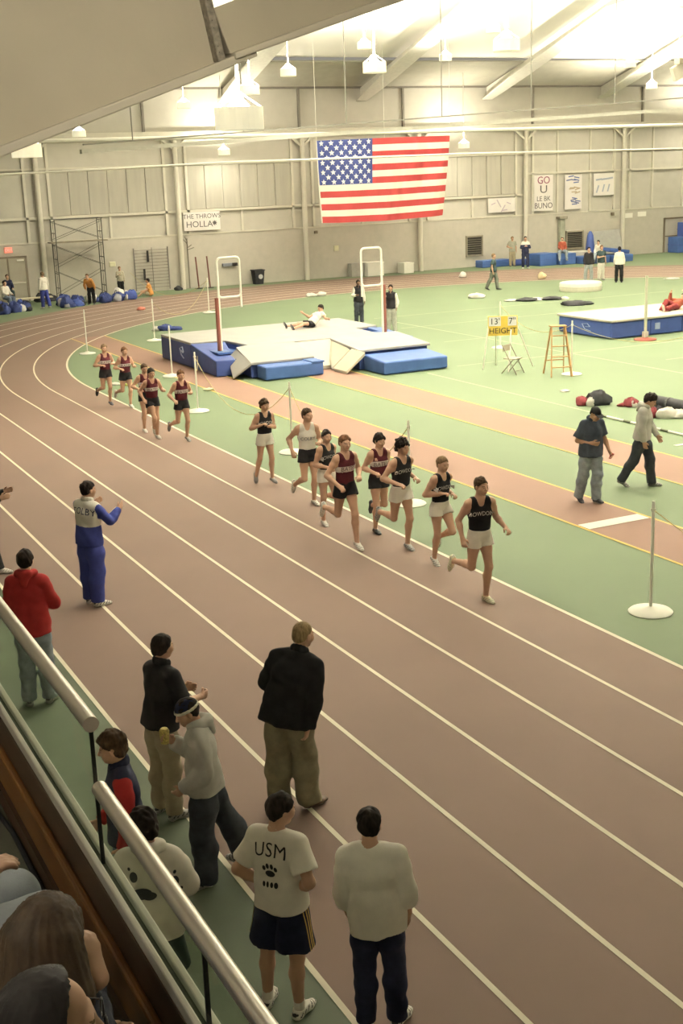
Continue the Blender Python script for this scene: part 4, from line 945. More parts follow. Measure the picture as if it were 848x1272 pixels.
def hand_prims(J, n, curl=.6, spread=.25):
    S = J['S']; w, d, pn = J['wr' + n], J['hd' + n], J['pn' + n]; sd = np.cross(d, pn) * (1 if n == 'R' else -1)   # towards the thumb
    if (sd @ sd) < .5: sd = nrm(sd)
    k = .010; P = [cap(w, w + d * .03 * S, .027 * S, .027 * S, (pn, .75), .02), cap(w + d * .03 * S, w + d * .075 * S, .036 * S, .040 * S, (pn, .42), .018)]
    for i, (off, L) in enumerate(((.030, .072), (.010, .080), (-.010, .074), (-.028, .058))):
        p = w + (d * .085 + sd * off) * S; a = curl * (.55 + .08 * i); dr = nrm(d + sd * off * spread * 8)
        for j, l in enumerate((.45, .32, .25)):
            ang = a * (j + .4) * 1.25; q = p + (dr * math.cos(ang) + pn * math.sin(ang)) * L * l * S
            P.append(cap(p, q, (.0098 - .0009 * j) * S, (.0092 - .0009 * j) * S, None, k)); p = q
    p = w + (d * .028 + sd * .026) * S; q = p + nrm(sd * .75 + d * .7 + pn * .3) * .042 * S; r = q + nrm(sd * (.3 - curl * .3) + d * .9 + pn * (.3 + .5 * curl)) * .035 * S
    P += [cap(p, q, .0135 * S, .0115 * S, None, .014), cap(q, r, .0112 * S, .0095 * S, None, k)]
    return P
def foot_prims(J, n, o=0., k=.02):
    S = J['S']; a, t, d = J['ank' + n], J['toe' + n], J['dn' + n]; sd = np.cross(t, d)
    he = a - t * .03 * S + d * .048 * S
    return [cap(a, he, .036 * S + o, .036 * S + o, None, k), cap(a + d * .01 * S, a + t * .10 * S + d * .055 * S, .036 * S + o, .031 * S + o, None, k), cap(he, a + t * .11 * S + d * .055 * S, .033 * S + o, .040 * S + o, (d, .78), k), cap(a + t * .11 * S + d * .057 * S, a + t * .165 * S + d * .062 * S, .040 * S + o, .030 * S + o, (d, .7), k)]
def head_prims(J, female=False):
    c, x, y, z, S = J['hc'], J['hx'], J['hf'], J['hz'], J['S']; A = (x, y, z)
    p = lambda a, b, q: c + (x * a + y * b + z * q) * S
    E = lambda q, r, k=.03, sub=False: ell(p(*q), A, np.array(r) * S, k, None, sub)
    return [cap(J['neck'] - J['sd'] * .03 * S, p(0, -.025, -.055), .058 * S, .054 * S, None, .03),
            E((0, -.012, .034), (.074, .094, .086)), E((0, .032, -.035), (.058, .062, .078)), E((0, .066, -.088), (.026, .024, .022), .03),
            E((.040, .060, -.022), (.028, .03, .032), .03), E((-.040, .060, -.022), (.028, .03, .032), .03),
            cap(p(-.034, .079, .022), p(.034, .079, .022), .014 * S, None, None, .018),
            E((.031, .105, .003), (.017, .016, .012), .012, True), E((-.031, .105, .003), (.017, .016, .012), .012, True),
            E((.030, .086, .002), (.014, .012, .011), .006), E((-.030, .086, .002), (.014, .012, .011), .006),
            cap(p(0, .090, .012), p(0, .112, -.028), .0085 * S, .0135 * S, None, .014), cap(p(-.014, .097, -.031), p(.014, .097, -.031), .0085 * S, None, None, .01),
            cap(p(-.02, .090, -.056), p(.02, .090, -.056), .0085 * S, None, (z, .8), .008), cap(p(-.016, .089, -.066), p(.016, .089, -.066), .0085 * S, None, (z, .8), .008),
            E((.075, -.008, -.008), (.010, .022, .033), .01), E((-.075, -.008, -.008), (.010, .022, .033), .01)]
def face_mats(J, V, Q):
    fc = V[Q].mean(1) - J['hc']; S = J['S']; x, y, z = fc @ J['hx'] / S, fc @ J['hf'] / S, fc @ J['hz'] / S
    m = np.zeros(len(Q), int); f = y > .055
    m[f & (np.abs(x) < .024) & (np.abs(z + .061) < .0085) & (y > .08)] = 1
    m[f & (np.abs(np.abs(x) - .033) < .017) & (np.abs(z - .025) < .004)] = 2
    m[f & (np.abs(np.abs(x) - .030) < .009) & (np.abs(z - .002) < .0045)] = 3
    return m
def hair_obj(J, style, material, root, vx, seed):
    c, x, y, z, S = J['hc'], J['hx'], J['hf'], J['hz'], J['S']; A = (x, y, z)
    p = lambda a, b, q: c + (x * a + y * b + z * q) * S
    th, amp, fs = {'short': (.009, .006, 70), 'curly': (.020, .016, 85), 'buzz': (.004, .001, 90), 'mop': (.015, .010, 70), 'wavy': (.016, .009, 90)}[style]
    P = [ell(p(0, -.014, .036), A, (np.array((.075, .095, .087)) + th) * S, .02)]
    if style in ('mop', 'curly'): P += [ell(p(0, -.06, -.02), A, np.array((.07 + th, .05, .06)) * S, .03)]
    else: P += [ell(p(0, -.055, -.015), A, np.array((.068 + th * .5, .045, .055)) * S, .03)]
    fr = {'buzz': .085, 'short': .080, 'mop': .066, 'curly': .070, 'wavy': .07}[style]
    P += [ell(p(.015, .02, .075), A, np.array((.055, .065, .045 + th)) * S, .04)] if style in ('mop', 'curly') else []
    a0 = p(0, .085, fr); a1 = p(0, -.085, -.082 if style != 'buzz' else -.06); d = nrm(a1 - a0); nv = np.cross(d, x); nv = nv if nv @ z < 0 else -nv
    # ears stay free
    P += [ell(p(s * .088, .0, -.02), A, np.array((.022, .034, .042)) * S, .008, None, True) for s in (1, -1)]
    V, Q = surf(P, vx, [(a0, nv)])
    V = folds(V, Q, amp * S, seed, fs); V = folds(V, Q, amp * S * .6, seed + 50, fs * 2.1)
    return to_obj('hair', V, Q, [material], root)
def clip_along(a, b, f): q = a + (b - a) * f; return [(q, nrm(b - a))]

def garment(name, prims, vx, material, root, planes=(), amp=.004, seed=1, fs=38., mats=None, pred=None, label=None):
    V, Q = surf(prims, vx, planes)
    if len(Q) == 0: return None
    V = folds(V, Q, amp, seed, fs); mi = pred(V[Q].mean(1)) if pred else None
    o = to_obj(name, V, Q, mats or [material], root, mi)
    if label: o['label'] = label
    return o
def decal(txt, size, shirt, J, up, front=True, material=None, arc=0.0, sx=1.0, name='lettering', side=0.0, spacing=1.0):
    """flat print laid on a garment: letters are projected along the torso's facing axis"""
    q = text_mesh(txt, size, name, material, shirt, 0.0, 'CENTER', sx, spacing); me = q.data
    bm = bmesh.new(); bm.from_mesh(me); bmesh.ops.triangulate(bm, faces=bm.faces)
    for _ in range(2): bmesh.ops.subdivide_edges(bm, edges=[e for e in bm.edges if e.calc_length() > .025], cuts=1)
    bm.to_mesh(me); bm.free()
    sm = shirt.data; bv = BVHTree.FromPolygons([v.co.copy() for v in sm.vertices], [tuple(f.vertices) for f in sm.polygons])
    c = J['shc'] + J['sd'] * up; f = J['fw'] * (1 if front else -1); r = J['rt'] * (-1 if front else 1)
    for v in me.vertices:
        h = v.co.y + arc * (1 - (v.co.x / max(size * len(txt) * .33, .01)) ** 2)
        p = Vector(c + r * (v.co.x + side) + J['sd'] * h + f * .6); hit = bv.ray_cast(p, Vector(-f))
        v.co = (hit[0] + Vector(f) * .005) if hit[0] else (p - Vector(f) * .48)
    return q
def project_blob(shapes, shirt, J, up, front, material, name):
    """filled ellipses (x, y, rx, ry) printed on the back or the front of a garment"""
    sm = shirt.data; bv = BVHTree.FromPolygons([v.co.copy() for v in sm.vertices], [tuple(f.vertices) for f in sm.polygons])
    c = J['shc'] + J['sd'] * up; f = J['fw'] * (1 if front else -1); r = J['rt'] * (-1 if front else 1); m = MB()
    for x0, y0, rx, ry in shapes:
        vs = []; fs = []
        for i in range(4):
            for k in range(12):
                a = k * PI / 6; q = i / 3; px, py = x0 + rx * q * math.cos(a), y0 + ry * q * math.sin(a)
                p = Vector(c + r * px + J['sd'] * py + f * .6); hit = bv.ray_cast(p, Vector(-f)); vs.append((hit[0] + Vector(f) * .005) if hit[0] else (p - Vector(f) * .48))
        for i in range(3):
            for k in range(12): fs.append((i * 12 + k, (i + 1) * 12 + k, (i + 1) * 12 + (k + 1) % 12, i * 12 + (k + 1) % 12))
        m.add(vs, fs)
    return m.build(name, material, shirt)

PEOPLE = [0]
def person(label, x, y, theta, P, top, bottom, shoes, hair=('short', 'brown'), skin='a', vx=.016, group=None, hat=None, curl=.7, z=0., sock=None, headxy=None, joint='hc'):
    """theta: heading in degrees clockwise from +y. P: pose. top / bottom: dicts describing clothes"""
    PEOPLE[0] += 1; seed = PEOPLE[0]
    t = thing('person', label, 'person', (x, y, z), math.radians(-theta), group)
    J = skeleton(P)
    if headxy:
        c = Matrix.Rotation(math.radians(-theta), 3, 'Z') @ Vector(J[joint]); t.location = (headxy[0] - c.x, headxy[1] - c.y, z)
        if len(headxy) > 2: P['z'] = P['z'] + headxy[2] - (c.z + z); J = skeleton(P)
    S = J['S']; near = vx < .018
    # body
    B = torso_prims(J); fine = []
    for n in 'LR':
        B += arm_prims(J, n) + leg_prims(J, n) + foot_prims(J, n, -.006) + hand_prims(J, n, P.get('curl' + n, curl))
    B += head_prims(J)
    if near:
        fine.append((J['hc'] + J['hf'] * .01, .150 * S, vx * .45))
        for n in 'LR': fine.append((J['wr' + n] + J['hd' + n] * .1 * S, .125 * S, min(.0075, vx * .5)))
    else:
        fine.append((J['hc'] + J['hf'] * .01, .150 * S, vx * .6))
    V, Q = surf(B, vx, (), None, fine)
    to_obj('body', V, Q, [SKIN[skin], M_lip, M_brow, M_eye], t, face_mats(J, V, Q) if near else None)
    if hair: hair_obj(J, hair[0], HAIRC[hair[1]], t, max(.008, vx * .55), seed)
    # bottom
    b = bottom; lo_ = b.get('loose', .012); k = b['kind']; lt = min(lo_, .016); G = torso_prims(J, lt + .002, b.get('w', 1.), .05)[:2]; wz = b.get('waist', .06)
    for g in G: g['clip'] = g['clip'] + [(J['pel'] + J['sd'] * wz * S, J['sd'])]
    pl = []
    if k == 'shorts':
        L = b.get('len', .5)
        for n in 'LR':
            h, kn = J['hip' + n], J['knee' + n]; fl_ = b.get('flare', .02)
            G.append(cap(h, h + (kn - h) * (L + .15), .088 * S + lt, (.084 + fl_) * S + lo_, None, b.get('k', .03), clip_along(h, kn, L)))
    else:
        cuff = b.get('cuff', .96)
        for n in 'LR':
            q = leg_prims(J, n, lo_, .045); q[0]['ra'] = .088 * S + lt; a, kn = J['ank' + n], J['knee' + n]; w2 = b.get('flarecuff', .012)
            q[3] = cap(q[3]['a'], a + (a - kn) * .1, .056 * S + lo_, .040 * S + lo_ + w2, None, .03, clip_along(kn, a, cuff + .06)); q[2]['rb'] += w2 * .6
            G += q
    bo = garment({'shorts': 'shorts', 'pants': 'trousers'}[k], G, vx * .9, b['mat'], t, pl, b.get('amp', .004), seed * 3, b.get('fs', 34.))
    # top
    a = top; o = a.get('loose', .012); kd = a['kind']; G = torso_prims(J, o, a.get('w', 1.), .05); hem = a.get('hem', -.02)
    if hem < 0:
        fl2 = a.get('flare', 0)
        for q in (1, -1): G.append(cap(J['pel'] + J['pr'] * q * .050 * S + J['sd'] * .12 * S, J['pel'] + J['pr'] * q * .060 * S + J['sd'] * (hem - .06) * S, .100 * S * a.get('w', 1.) + o, .112 * S * a.get('w', 1.) + o * .8 + .012 + fl2, None, .05))
    for g in G: g['clip'] = g['clip'] + [(J['pel'] + J['sd'] * hem * S, -J['sd'])]
    pl = []
    if kd in ('tee', 'long', 'hoodie', 'jacket', 'vest'):
        for n in 'LR':
            s, e, w_ = J['sh' + n], J['el' + n], J['wr' + n]; u = arm_prims(J, n, o * .62 + a.get('sleeve_loose', 0), .03)
            if kd == 'vest': G += [dict(u[0])]
            elif a.get('sleeve', 1.0 if kd != 'tee' else .3) >= 1:
                f = a.get('sleeve', 2.0); f = 2.0 if f == 1.0 else f; u[-1]['clip'] = clip_along(e, w_, min(1.02, f - 1 + .02)); u[-1]['rb'] += a.get('cuff', .0); G += u
            else:
                fr = a.get('sleeve', .3 if kd == 'tee' else 1)
                G += [u[0], cap(s, s + (e - s) * (fr + .2), .056 * S + o * .6, .056 * S + o * .8 + .010, None, .03, clip_along(s, e, fr))]
    nk = J['neck']; up = nrm(J['hc'] - nk)
    if kd == 'singlet':
        G += [cap(J['shc'] + J['rt'] * s * .10 * S, J['shc'] + J['rt'] * s * .12 * S, .064 * S + o) for s in (1, -1)]
        for s, n in ((1, 'R'), (-1, 'L')):
            c = J['shc'] + J['rt'] * s * .205 * S - J['sd'] * .02 * S; G.append(cap(c + J['sd'] * .07 * S, c - J['sd'] * .075 * S, .082 * S, .062 * S, (J['fw'], 1.9), .012, None, True))
        G.append(cap(nk + J['fw'] * .075 * S + J['sd'] * .02 * S, nk + J['fw'] * .10 * S - J['sd'] * .055 * S, .068 * S, .045 * S, None, .012, None, True)); G.append(cap(nk - J['sd'] * .02 * S, nk + up * .12, .072 * S, .08 * S, None, .012, None, True))
    else:
        G.append(cap(nk + J['sd'] * .018 * S + J['fw'] * .025, nk + up * .14, (.060 if kd == 'tee' else .064) * S, .085 * S, None, .012, None, True))
    mats, pred = [a['mat']], None
    if 'bands' in a:                      # [(lo, hi, material)] heights along the spine from the pelvis; None = yoke of the jacket
        mats = [a['mat']] + [q[2] for q in a['bands']]
        def pred(C, J=J, bd=a['bands']):
            h = (C - J['pel']) @ J['sd'] / S; m = np.zeros(len(C), int); lat = np.abs((C - J['pel']) @ J['rt']) / S
            for i, q in enumerate(bd):
                lim = q[3] if len(q) > 3 else 9; lo2 = q[4] if len(q) > 4 else -1
                m[(h > q[0]) & (h < q[1]) & (lat < lim) & (lat > lo2)] = i + 1
            return m
    to = garment({'singlet': 'singlet', 'tee': 'shirt', 'long': 'shirt', 'hoodie': 'hoodie', 'jacket': 'jacket', 'vest': 'vest'}[kd], G, vx * .9, a['mat'], t, pl, a.get('amp', .005), seed * 7, a.get('fs', 30.), mats, pred)
    if kd == 'vest':
        G = []
        for n in 'LR':
            u = arm_prims(J, n, .016, .04); u[-1]['clip'] = clip_along(J['el' + n], J['wr' + n], 1.0); G += u
        garment('sleeves', G, vx * .9, a['mat2'], t, (), .004, seed * 9)
    if kd == 'hoodie':
        G = []; nb = nk - J['fw'] * .05 * S - J['sd'] * .0; r_ = .036 * S
        pts = [nk + J['rt'] * .085 * S * math.sin(u) - J['fw'] * (.085 * math.cos(u) - .01) * S + J['sd'] * (.025 + .012 * math.cos(u)) * S for u in np.linspace(-2.4, 2.4, 9)]
        for i in range(8): G.append(cap(pts[i], pts[i + 1], r_, r_, None, .03))
        G += [cap(nk - J['fw'] * .09 * S + J['sd'] * .02 * S, nk - J['fw'] * .125 * S - J['sd'] * .07 * S, .062 * S, .035 * S, (J['fw'], .6), .04)]
        garment('hood', G, vx * .7, a['mat'], t, (), .004, seed * 11, 45.)
    if kd in ('jacket', 'vest') or a.get('collar'):
        G = []; r_ = .020 * S
        pts = [nk + J['rt'] * .064 * S * math.sin(u) - J['fw'] * (.064 * math.cos(u) - .014) * S + J['sd'] * (.028 + .018 * math.cos(u)) * S for u in np.linspace(-2.6, 2.6, 10)]
        for i in range(9): G.append(cap(pts[i], pts[i + 1] , r_, r_, (J['sd'], 1.6), .02))
        garment('collar', G, vx * .7, a.get('collar_mat', a['mat']), t, (), .002, seed * 13)
    # shoes
    for n in 'LR':
        if shoes is None: break
        V, Q = surf(foot_prims(J, n, .006), max(.009, vx * .65), [(J['ank' + n] - J['dn' + n] * -.005 * S, -J['dn' + n])])
        if len(Q) == 0: continue
        h = (V[Q].mean(1) - J['ank' + n]) @ J['dn' + n] / S; tt = (V[Q].mean(1) - J['ank' + n]) @ J['toe' + n] / S
        mi = np.where(h > .070, 1, 0); st_ = (h > .02) & (h < .05) & (np.sin(tt * 140 + h * 160) > .55); mi = np.where((mi == 0) & st_, 2, mi)
        to_obj('shoe', V, Q, list(shoes), t, mi)
        if sock:
            kn, an = J['knee' + n], J['ank' + n]
            garment('sock', [cap(an + (kn - an) * .16, an, .043 * S, .044 * S, None, .02, clip_along(an, kn, .16)[0:1])], max(.009, vx * .6), sock, t, (), 0)
    if hat: hat(J, t, vx)
    return t, J, to, bo
# ------------------------------------------------------------------ clothes
def cloth(name, col, var=.10, **k): return mat(name, col, .85, var, 14, bump=.25, bscale=220, spec=.2, **k)
K_black = cloth('black_jersey', (.016, .015, .017), .2); K_white = cloth('white_jersey', (.78, .74, .66), .04); K_maroon = cloth('maroon_jersey', (.085, .013, .020), .12); K_band = cloth('singlet_band', (.66, .60, .56), .04)
K_navy = cloth('navy_cotton', (.018, .022, .050), .2); K_royal = cloth('royal_nylon', (.045, .060, .26), .12); K_red = cloth('red_fleece', (.36, .030, .030), .10); K_jean = cloth('pale_denim', (.26, .30, .33), .18); K_jean2 = cloth('blue_denim', (.16, .20, .27), .15)
K_khaki = cloth('khaki_cotton', (.34, .29, .20), .08); K_olive = cloth('olive_cotton', (.20, .18, .115), .14); K_grey = cloth('grey_sweat', (.50, .49, .45), .07); K_char = cloth('charcoal_denim', (.040, .045, .055), .2); K_offw = cloth('offwhite_cotton', (.74, .70, .62), .04); K_blk = cloth('black_shell', (.013, .013, .013), .25); K_dkblue = cloth('dark_blue_polo', (.045, .055, .075), .15)
K_orange = cloth('orange_cloth', (.52, .24, .07), .1); K_brick = cloth('brick_red', (.28, .07, .04), .1); K_teal = cloth('dark_teal', (.03, .05, .05), .2); K_green = cloth('forest_cotton', (.035, .055, .045), .2)
W_ = mat('shoe_white', (.68, .65, .58), .5, .08, 20); Wd = mat('shoe_dark', (.03, .03, .035), .5, .2, 20); Wg = mat('shoe_grey', (.30, .29, .27), .5, .15, 20); Wr = mat('shoe_red', (.40, .07, .05), .5); SOLE = mat('sole_pale', (.55, .53, .46), .7); Wy = mat('shoe_cream', (.62, .58, .40), .5); Wb = mat('shoe_brown', (.12, .08, .05), .6)
S_white = (W_, SOLE, Wg); S_wd = (W_, SOLE, Wd); S_dark = (Wd, Wg, Wd); S_grey = (Wg, SOLE, Wd); S_red = (W_, Wr, Wd); S_cream = (Wy, SOLE, Wg); S_brown = (Wb, SOLE, Wb)
GOLD = mat('stripe_gold', (.50, .33, .10), .7); LW_ = mat('print_cream', (.62, .58, .53), .7); LB = mat('print_black', (.03, .03, .035), .8); LN = mat('print_navy', (.03, .035, .09), .8); LM = mat('print_dark', (.10, .06, .07), .8)

def singlet_bt(): return dict(kind='singlet', mat=K_maroon, loose=.006, hem=.05, amp=.004, bands=[(.255, .345, K_band)])
def singlet_bk(): return dict(kind='singlet', mat=K_black, loose=.006, hem=.05, amp=.003)
RS_w = dict(kind='shorts', mat=K_white, len=.31, flare=.022, loose=.015, amp=.004, waist=.085, k=.008); RS_b = dict(kind='shorts', mat=K_black, len=.30, flare=.022, loose=.015, amp=.004, waist=.085, k=.008)
def cap_hat(brim, m1, m2=None, back=False):
    def f(J, t, vx):
        c, x, y, z, S = J['hc'], J['hx'], J['hf'], J['hz'], J['S']; A = (x, y, z); p = lambda a, b, q: c + (x * a + y * b + z * q) * S
        P = [ell(p(0, -.012, .040), A, np.array((.088, .108, .092)) * S, .02, [(p(0, 0, .040), -z)])]
        V, Q = surf(P, .008); o = to_obj('cap', V, Q, [m1], t)
        if m2 is not None:
            G = []
            for i in range(16):
                u, v = 2 * PI * i / 16, 2 * PI * (i + 1) / 16; G.append(cap(p(.088 * math.sin(u), -.012 + .108 * math.cos(u), .040), p(.088 * math.sin(v), -.012 + .108 * math.cos(v), .040), .010 * S, None, (z, 1.5), .005))
            V, Q = surf(G, .007); to_obj('cap_trim', V, Q, [m2], o)
        if brim:
            s = -1 if back else 1
            P = [cap(p(-.03, s * .075, .042), p(.03, s * .075, .042), .055 * S, None, (z, .14), .01), cap(p(-.02, s * .12, .036), p(.02, s * .12, .036), .05 * S, None, (z, .14), .02)]
            V, Q = surf(P, .007); to_obj('brim', V, Q, [m1 if m2 is None else m2], o)
    return f

FOOT = {'front of whole pack': (1.81, 9.22, 14.26), 'red soled shoe': (1.71, 9.48, 16.12), 'before a white rope post': (1.82, 9.55, 17.07), 'dark shoes': (1.70, 9.56, 18.19), 'long bare front leg': (1.87, 8.86, 17.5), 'forearm across waist': (1.68, 9.04, 19.12), 'rope post base': (1.81, 9.52, 20.5),
        'held at chest': (1.70, 9.52, 22.4), 'beside rope post': (1.66, 9.58, 27.46), 'legs crossing': (1.67, 9.1, 28.18), 'half hidden': (1.65, 9.08, 29.1), 'flicked back': (1.63, 9.85, 32.6), 'farthest left in': (1.66, 9.52, 33.38)}   # height of the crown, place of the lower foot
RUN = 'distance runners on the inside lane'
def runner(label, x, y, P, team, hair, shoes, theta=180, white_top=False, vx=.0125, **k):
    P['h'] = P.get('h', 1.79)
    key = [k_ for k_ in FOOT if k_ in label][0]; top_, fx, fy = FOOT[key]
    for _ in range(3): J = skeleton(P); P['h'] *= top_ / (J['hc'][2] + .122 * J['S'])
    J = skeleton(P); n_ = min('LR', key=lambda q: (J['ank' + q] + J['dn' + q] * .085 * J['S'])[2]); c = Matrix.Rotation(math.radians(-theta), 3, 'Z') @ Vector(J['ank' + n_] + J['toe' + n_] * .05)
    x, y = fx - c.x, fy - c.y
    if team == 'm': top, bot = singlet_bt(), RS_b
    elif team == 'k': top, bot = singlet_bk(), RS_w
    else: top, bot = dict(kind='singlet', mat=K_white, loose=.006, hem=.05, amp=.003), RS_b
    t, J, sh, bo = person(label, x, y, theta, P, top, bot, shoes, hair, vx=vx, group=RUN, sock=None, **k)
    if team == 'm': decal('BATES', .098, sh, J, -.175, True, LM, 0, 1.0)
    elif team == 'k': decal('BOWDOIN', .085, sh, J, -.17, True, LW_, .035, .82, spacing=1.0)
    else: decal('COLBY', .085, sh, J, -.19, True, LN, 0, 1.0)
    return t
def armsR(a, b, pal=(-.3, .3, -1)): return dict(uaR=a, faR=b, palmR=pal)
def armsL(a, b, pal=(-.3, .3, -1)): return dict(uaL=a, faL=b, palmL=pal)
LK = dict(curl=1.15)
# leading group, front to back
runner('leading runner in black singlet and white shorts, front of whole pack', 9.42, 14.75, dict(lean=(.04, .10, 1), twist=-14, thighL=(.02, .22, -1), shinL=(-.02, -.16, -1), toeL=(.05, 1, -.05), thighR=(.04, -.12, -1), shinR=(.04, -1, -.06), toeR=(.05, -.25, -1), hyaw=6, hpitch=4,
       **armsR((.42, -.25, -.9), (-.05, .62, -.85)), **armsL((.34, -.3, -.9), (.22, .9, -.3)), h=1.82), 'k', ('short', 'brown'), S_cream, **LK)
runner('second runner in black singlet, fair short hair, red soled shoe', 9.60, 16.55, dict(lean=(-.02, .08, 1), twist=12, thighR=(.02, .14, -1), shinR=(.0, -.28, -1), toeR=(0, 1, -.5), thighL=(.06, .50, -.9), shinL=(-.04, -.95, -.42), toeL=(0, .1, -1), hyaw=10, hpitch=6,
       **armsR((.35, -.3, -.9), (-.75, .85, .15)), **armsL((.2, -.5, -.8), (-.2, .9, -.1)), h=1.76), 'k', ('short', 'light'), S_red, **LK)
runner('curly haired runner in black singlet before a white rope post', 9.70, 17.25, dict(lean=(0, .10, 1), twist=10, thighL=(.02, .26, -1), shinL=(0, -.22, -1), toeL=(.05, 1, -.15), thighR=(.02, -.18, -1), shinR=(.05, -1, .02), toeR=(.0, -.2, -1), hyaw=14, hpitch=4,
       **armsR((.5, -.25, -.85), (-.45, .95, -.18)), **armsL((.2, -.5, -.8), (-.1, .9, -.1)), h=1.82), 'k', ('curly', 'dark'), S_grey, **LK)
runner('maroon runner close behind the curly haired one, dark shoes', 9.86, 18.55, dict(lean=(0, .09, 1), thighR=(.02, .18, -1), shinR=(0, -.16, -1), toeR=(.05, 1, -.05), thighL=(.02, .08, -1), shinL=(-.05, -1, -.25), toeL=(.05, -.2, -1), hpitch=6, hyaw=4,
       **armsR((.3, -.3, -.9), (-.3, .9, -.1)), **armsL((.25, -.4, -.85), (-.3, .9, .0)), h=1.80), 'm', ('mop', 'dark'), S_dark, **LK)
runner('maroon runner striding out ahead on outer side, long bare front leg', 9.02, 17.95, dict(lean=(.02, .09, 1), twist=8, thighL=(-.02, .42, -1), shinL=(.0, .08, -1), toeL=(.05, 1, -.25), thighR=(.04, -.2, -1), shinR=(.05, -1, .05), toeR=(.05, -.2, -1), hpitch=3,
       **armsR((.55, -.1, -.85), (-.25, .85, -.45)), **armsL((.45, -.15, -.9), (-.5, .75, -.1)), h=1.78, lift=.02), 'm', ('short', 'ginger'), S_white, **LK)
runner('black singlet runner with forearm across waist, between white and maroon tops', 9.20, 19.75, dict(lean=(0, .07, 1), twist=14, thighR=(.03, .08, -1), shinR=(0, -.1, -1), toeR=(.05, 1, -.2), thighL=(.05, .3, -.95), shinL=(-.05, -1, -.15), toeL=(.05, -.2, -1), hpitch=5, hyaw=2,
       **armsR((.3, -.1, -.95), (-.6, .85, -.15)), **armsL((.35, -.4, -.85), (.1, .9, -.05)), h=1.76), 'k', ('short', 'dark'), S_white, **LK)
runner('runner in white singlet and black shorts by a rope post base', 9.72, 21.15, dict(lean=(.03, .07, 1), twist=-16, thighL=(.02, .18, -1), shinL=(0, -.2, -1), toeL=(.05, 1, -.1), thighR=(.06, .12, -1), shinR=(.04, -1, -.45), toeR=(0, -.2, -1), hyaw=16, hpitch=2,
       **armsR((.6, -.45, -.8), (-.15, .75, -.8)), **armsL((.25, .0, -.9), (-.2, .8, .2)), h=1.82), 'w', ('short', 'brown'), S_wd, **LK)
runner('last runner of front pack, black singlet, hands held at chest', 9.62, 22.75, dict(lean=(-.02, .02, 1), twist=4, thighL=(.08, .14, -1), shinL=(0, -.06, -1), toeL=(.1, 1, -.15), thighR=(.08, -.1, -1), shinR=(.06, -.42, -.9), toeR=(.05, .3, -1), hpitch=4, hyaw=12,
       **armsR((.45, -.2, -.9), (-.6, .8, .38)), **armsL((.3, -.1, -.95), (-.7, .75, .3)), h=1.80, lift=.04), 'k', ('mop', 'brown'), S_grey, **LK)
# chasing pack in maroon
runner('maroon runner out on right of chasing pack, beside rope post', 9.62, 27.75, dict(lean=(.0, .08, 1), thighL=(.0, .35, -1), shinL=(.0, -.3, -1), toeL=(.05, 1, -.3), thighR=(.08, -.05, -1), shinR=(.1, -1, -.35), toeR=(0, -.2, -1), hpitch=8,
       **armsR((.5, -.2, -.9), (-.1, .8, -.3)), **armsL((.45, -.2, -.9), (-.4, .8, .2)), h=1.80), 'm', ('short', 'ginger'), S_grey, 176, vx=.015, **LK)
runner('maroon runner at front of chasing pack, legs crossing mid stride', 9.16, 28.35, dict(lean=(.0, .10, 1), thighL=(-.02, .18, -1), shinL=(0, -.18, -1), toeL=(.05, 1, -.1), thighR=(-.1, .45, -.9), shinR=(-.2, -.7, -.7), toeR=(0, .5, -1), hpitch=8,
       **armsR((.4, -.45, -.8), (-.1, .7, -.6)), **armsL((.5, -.2, -.85), (-.2, .8, .2)), h=1.80), 'm', ('short', 'dark'), S_white, 176, vx=.015, **LK)
runner('maroon runner half hidden behind another at chasing pack front', 9.02, 29.3, dict(lean=(.0, .09, 1), thighR=(.02, .2, -1), shinR=(0, -.2, -1), toeR=(.05, 1, -.1), thighL=(.02, .0, -1), shinL=(0, -1, -.3), toeL=(0, -.2, -1), hpitch=10,
       **armsR((.5, -.3, -.8), (-.3, .8, -.1)), **armsL((.3, -.3, -.85), (-.3, .8, .2)), h=1.76), 'm', ('short', 'brown'), S_white, 176, vx=.015, **LK)
runner('maroon runner fourth in chasing pack, right leg flicked back', 9.84, 32.6, dict(lean=(.0, .08, 1), thighL=(.0, .28, -1), shinL=(0, -.2, -1), toeL=(.05, 1, -.2), thighR=(.06, -.1, -1), shinR=(.1, -1, -.25), toeR=(0, -.2, -1), hpitch=6,
       **armsR((.45, -.3, -.85), (-.3, .85, .0)), **armsL((.45, -.2, -.85), (-.2, .8, .2)), h=1.86), 'm', ('short', 'ginger'), S_white, 176, vx=.016, **LK)
runner('last runner of all, maroon singlet, farthest left in chasing pack', 9.52, 33.7, dict(lean=(.0, .07, 1), thighL=(.0, .22, -1), shinL=(0, -.25, -1), toeL=(.05, 1, -.2), thighR=(.04, -.05, -1), shinR=(.05, -1, -.3), toeR=(0, -.2, -1), hpitch=4,
       **armsR((.5, -.15, -.9), (-.5, .85, .1)), **armsL((.45, -.2, -.85), (-.4, .8, .2)), h=1.84), 'm', ('short', 'light'), S_dark, 176, vx=.016, **LK)

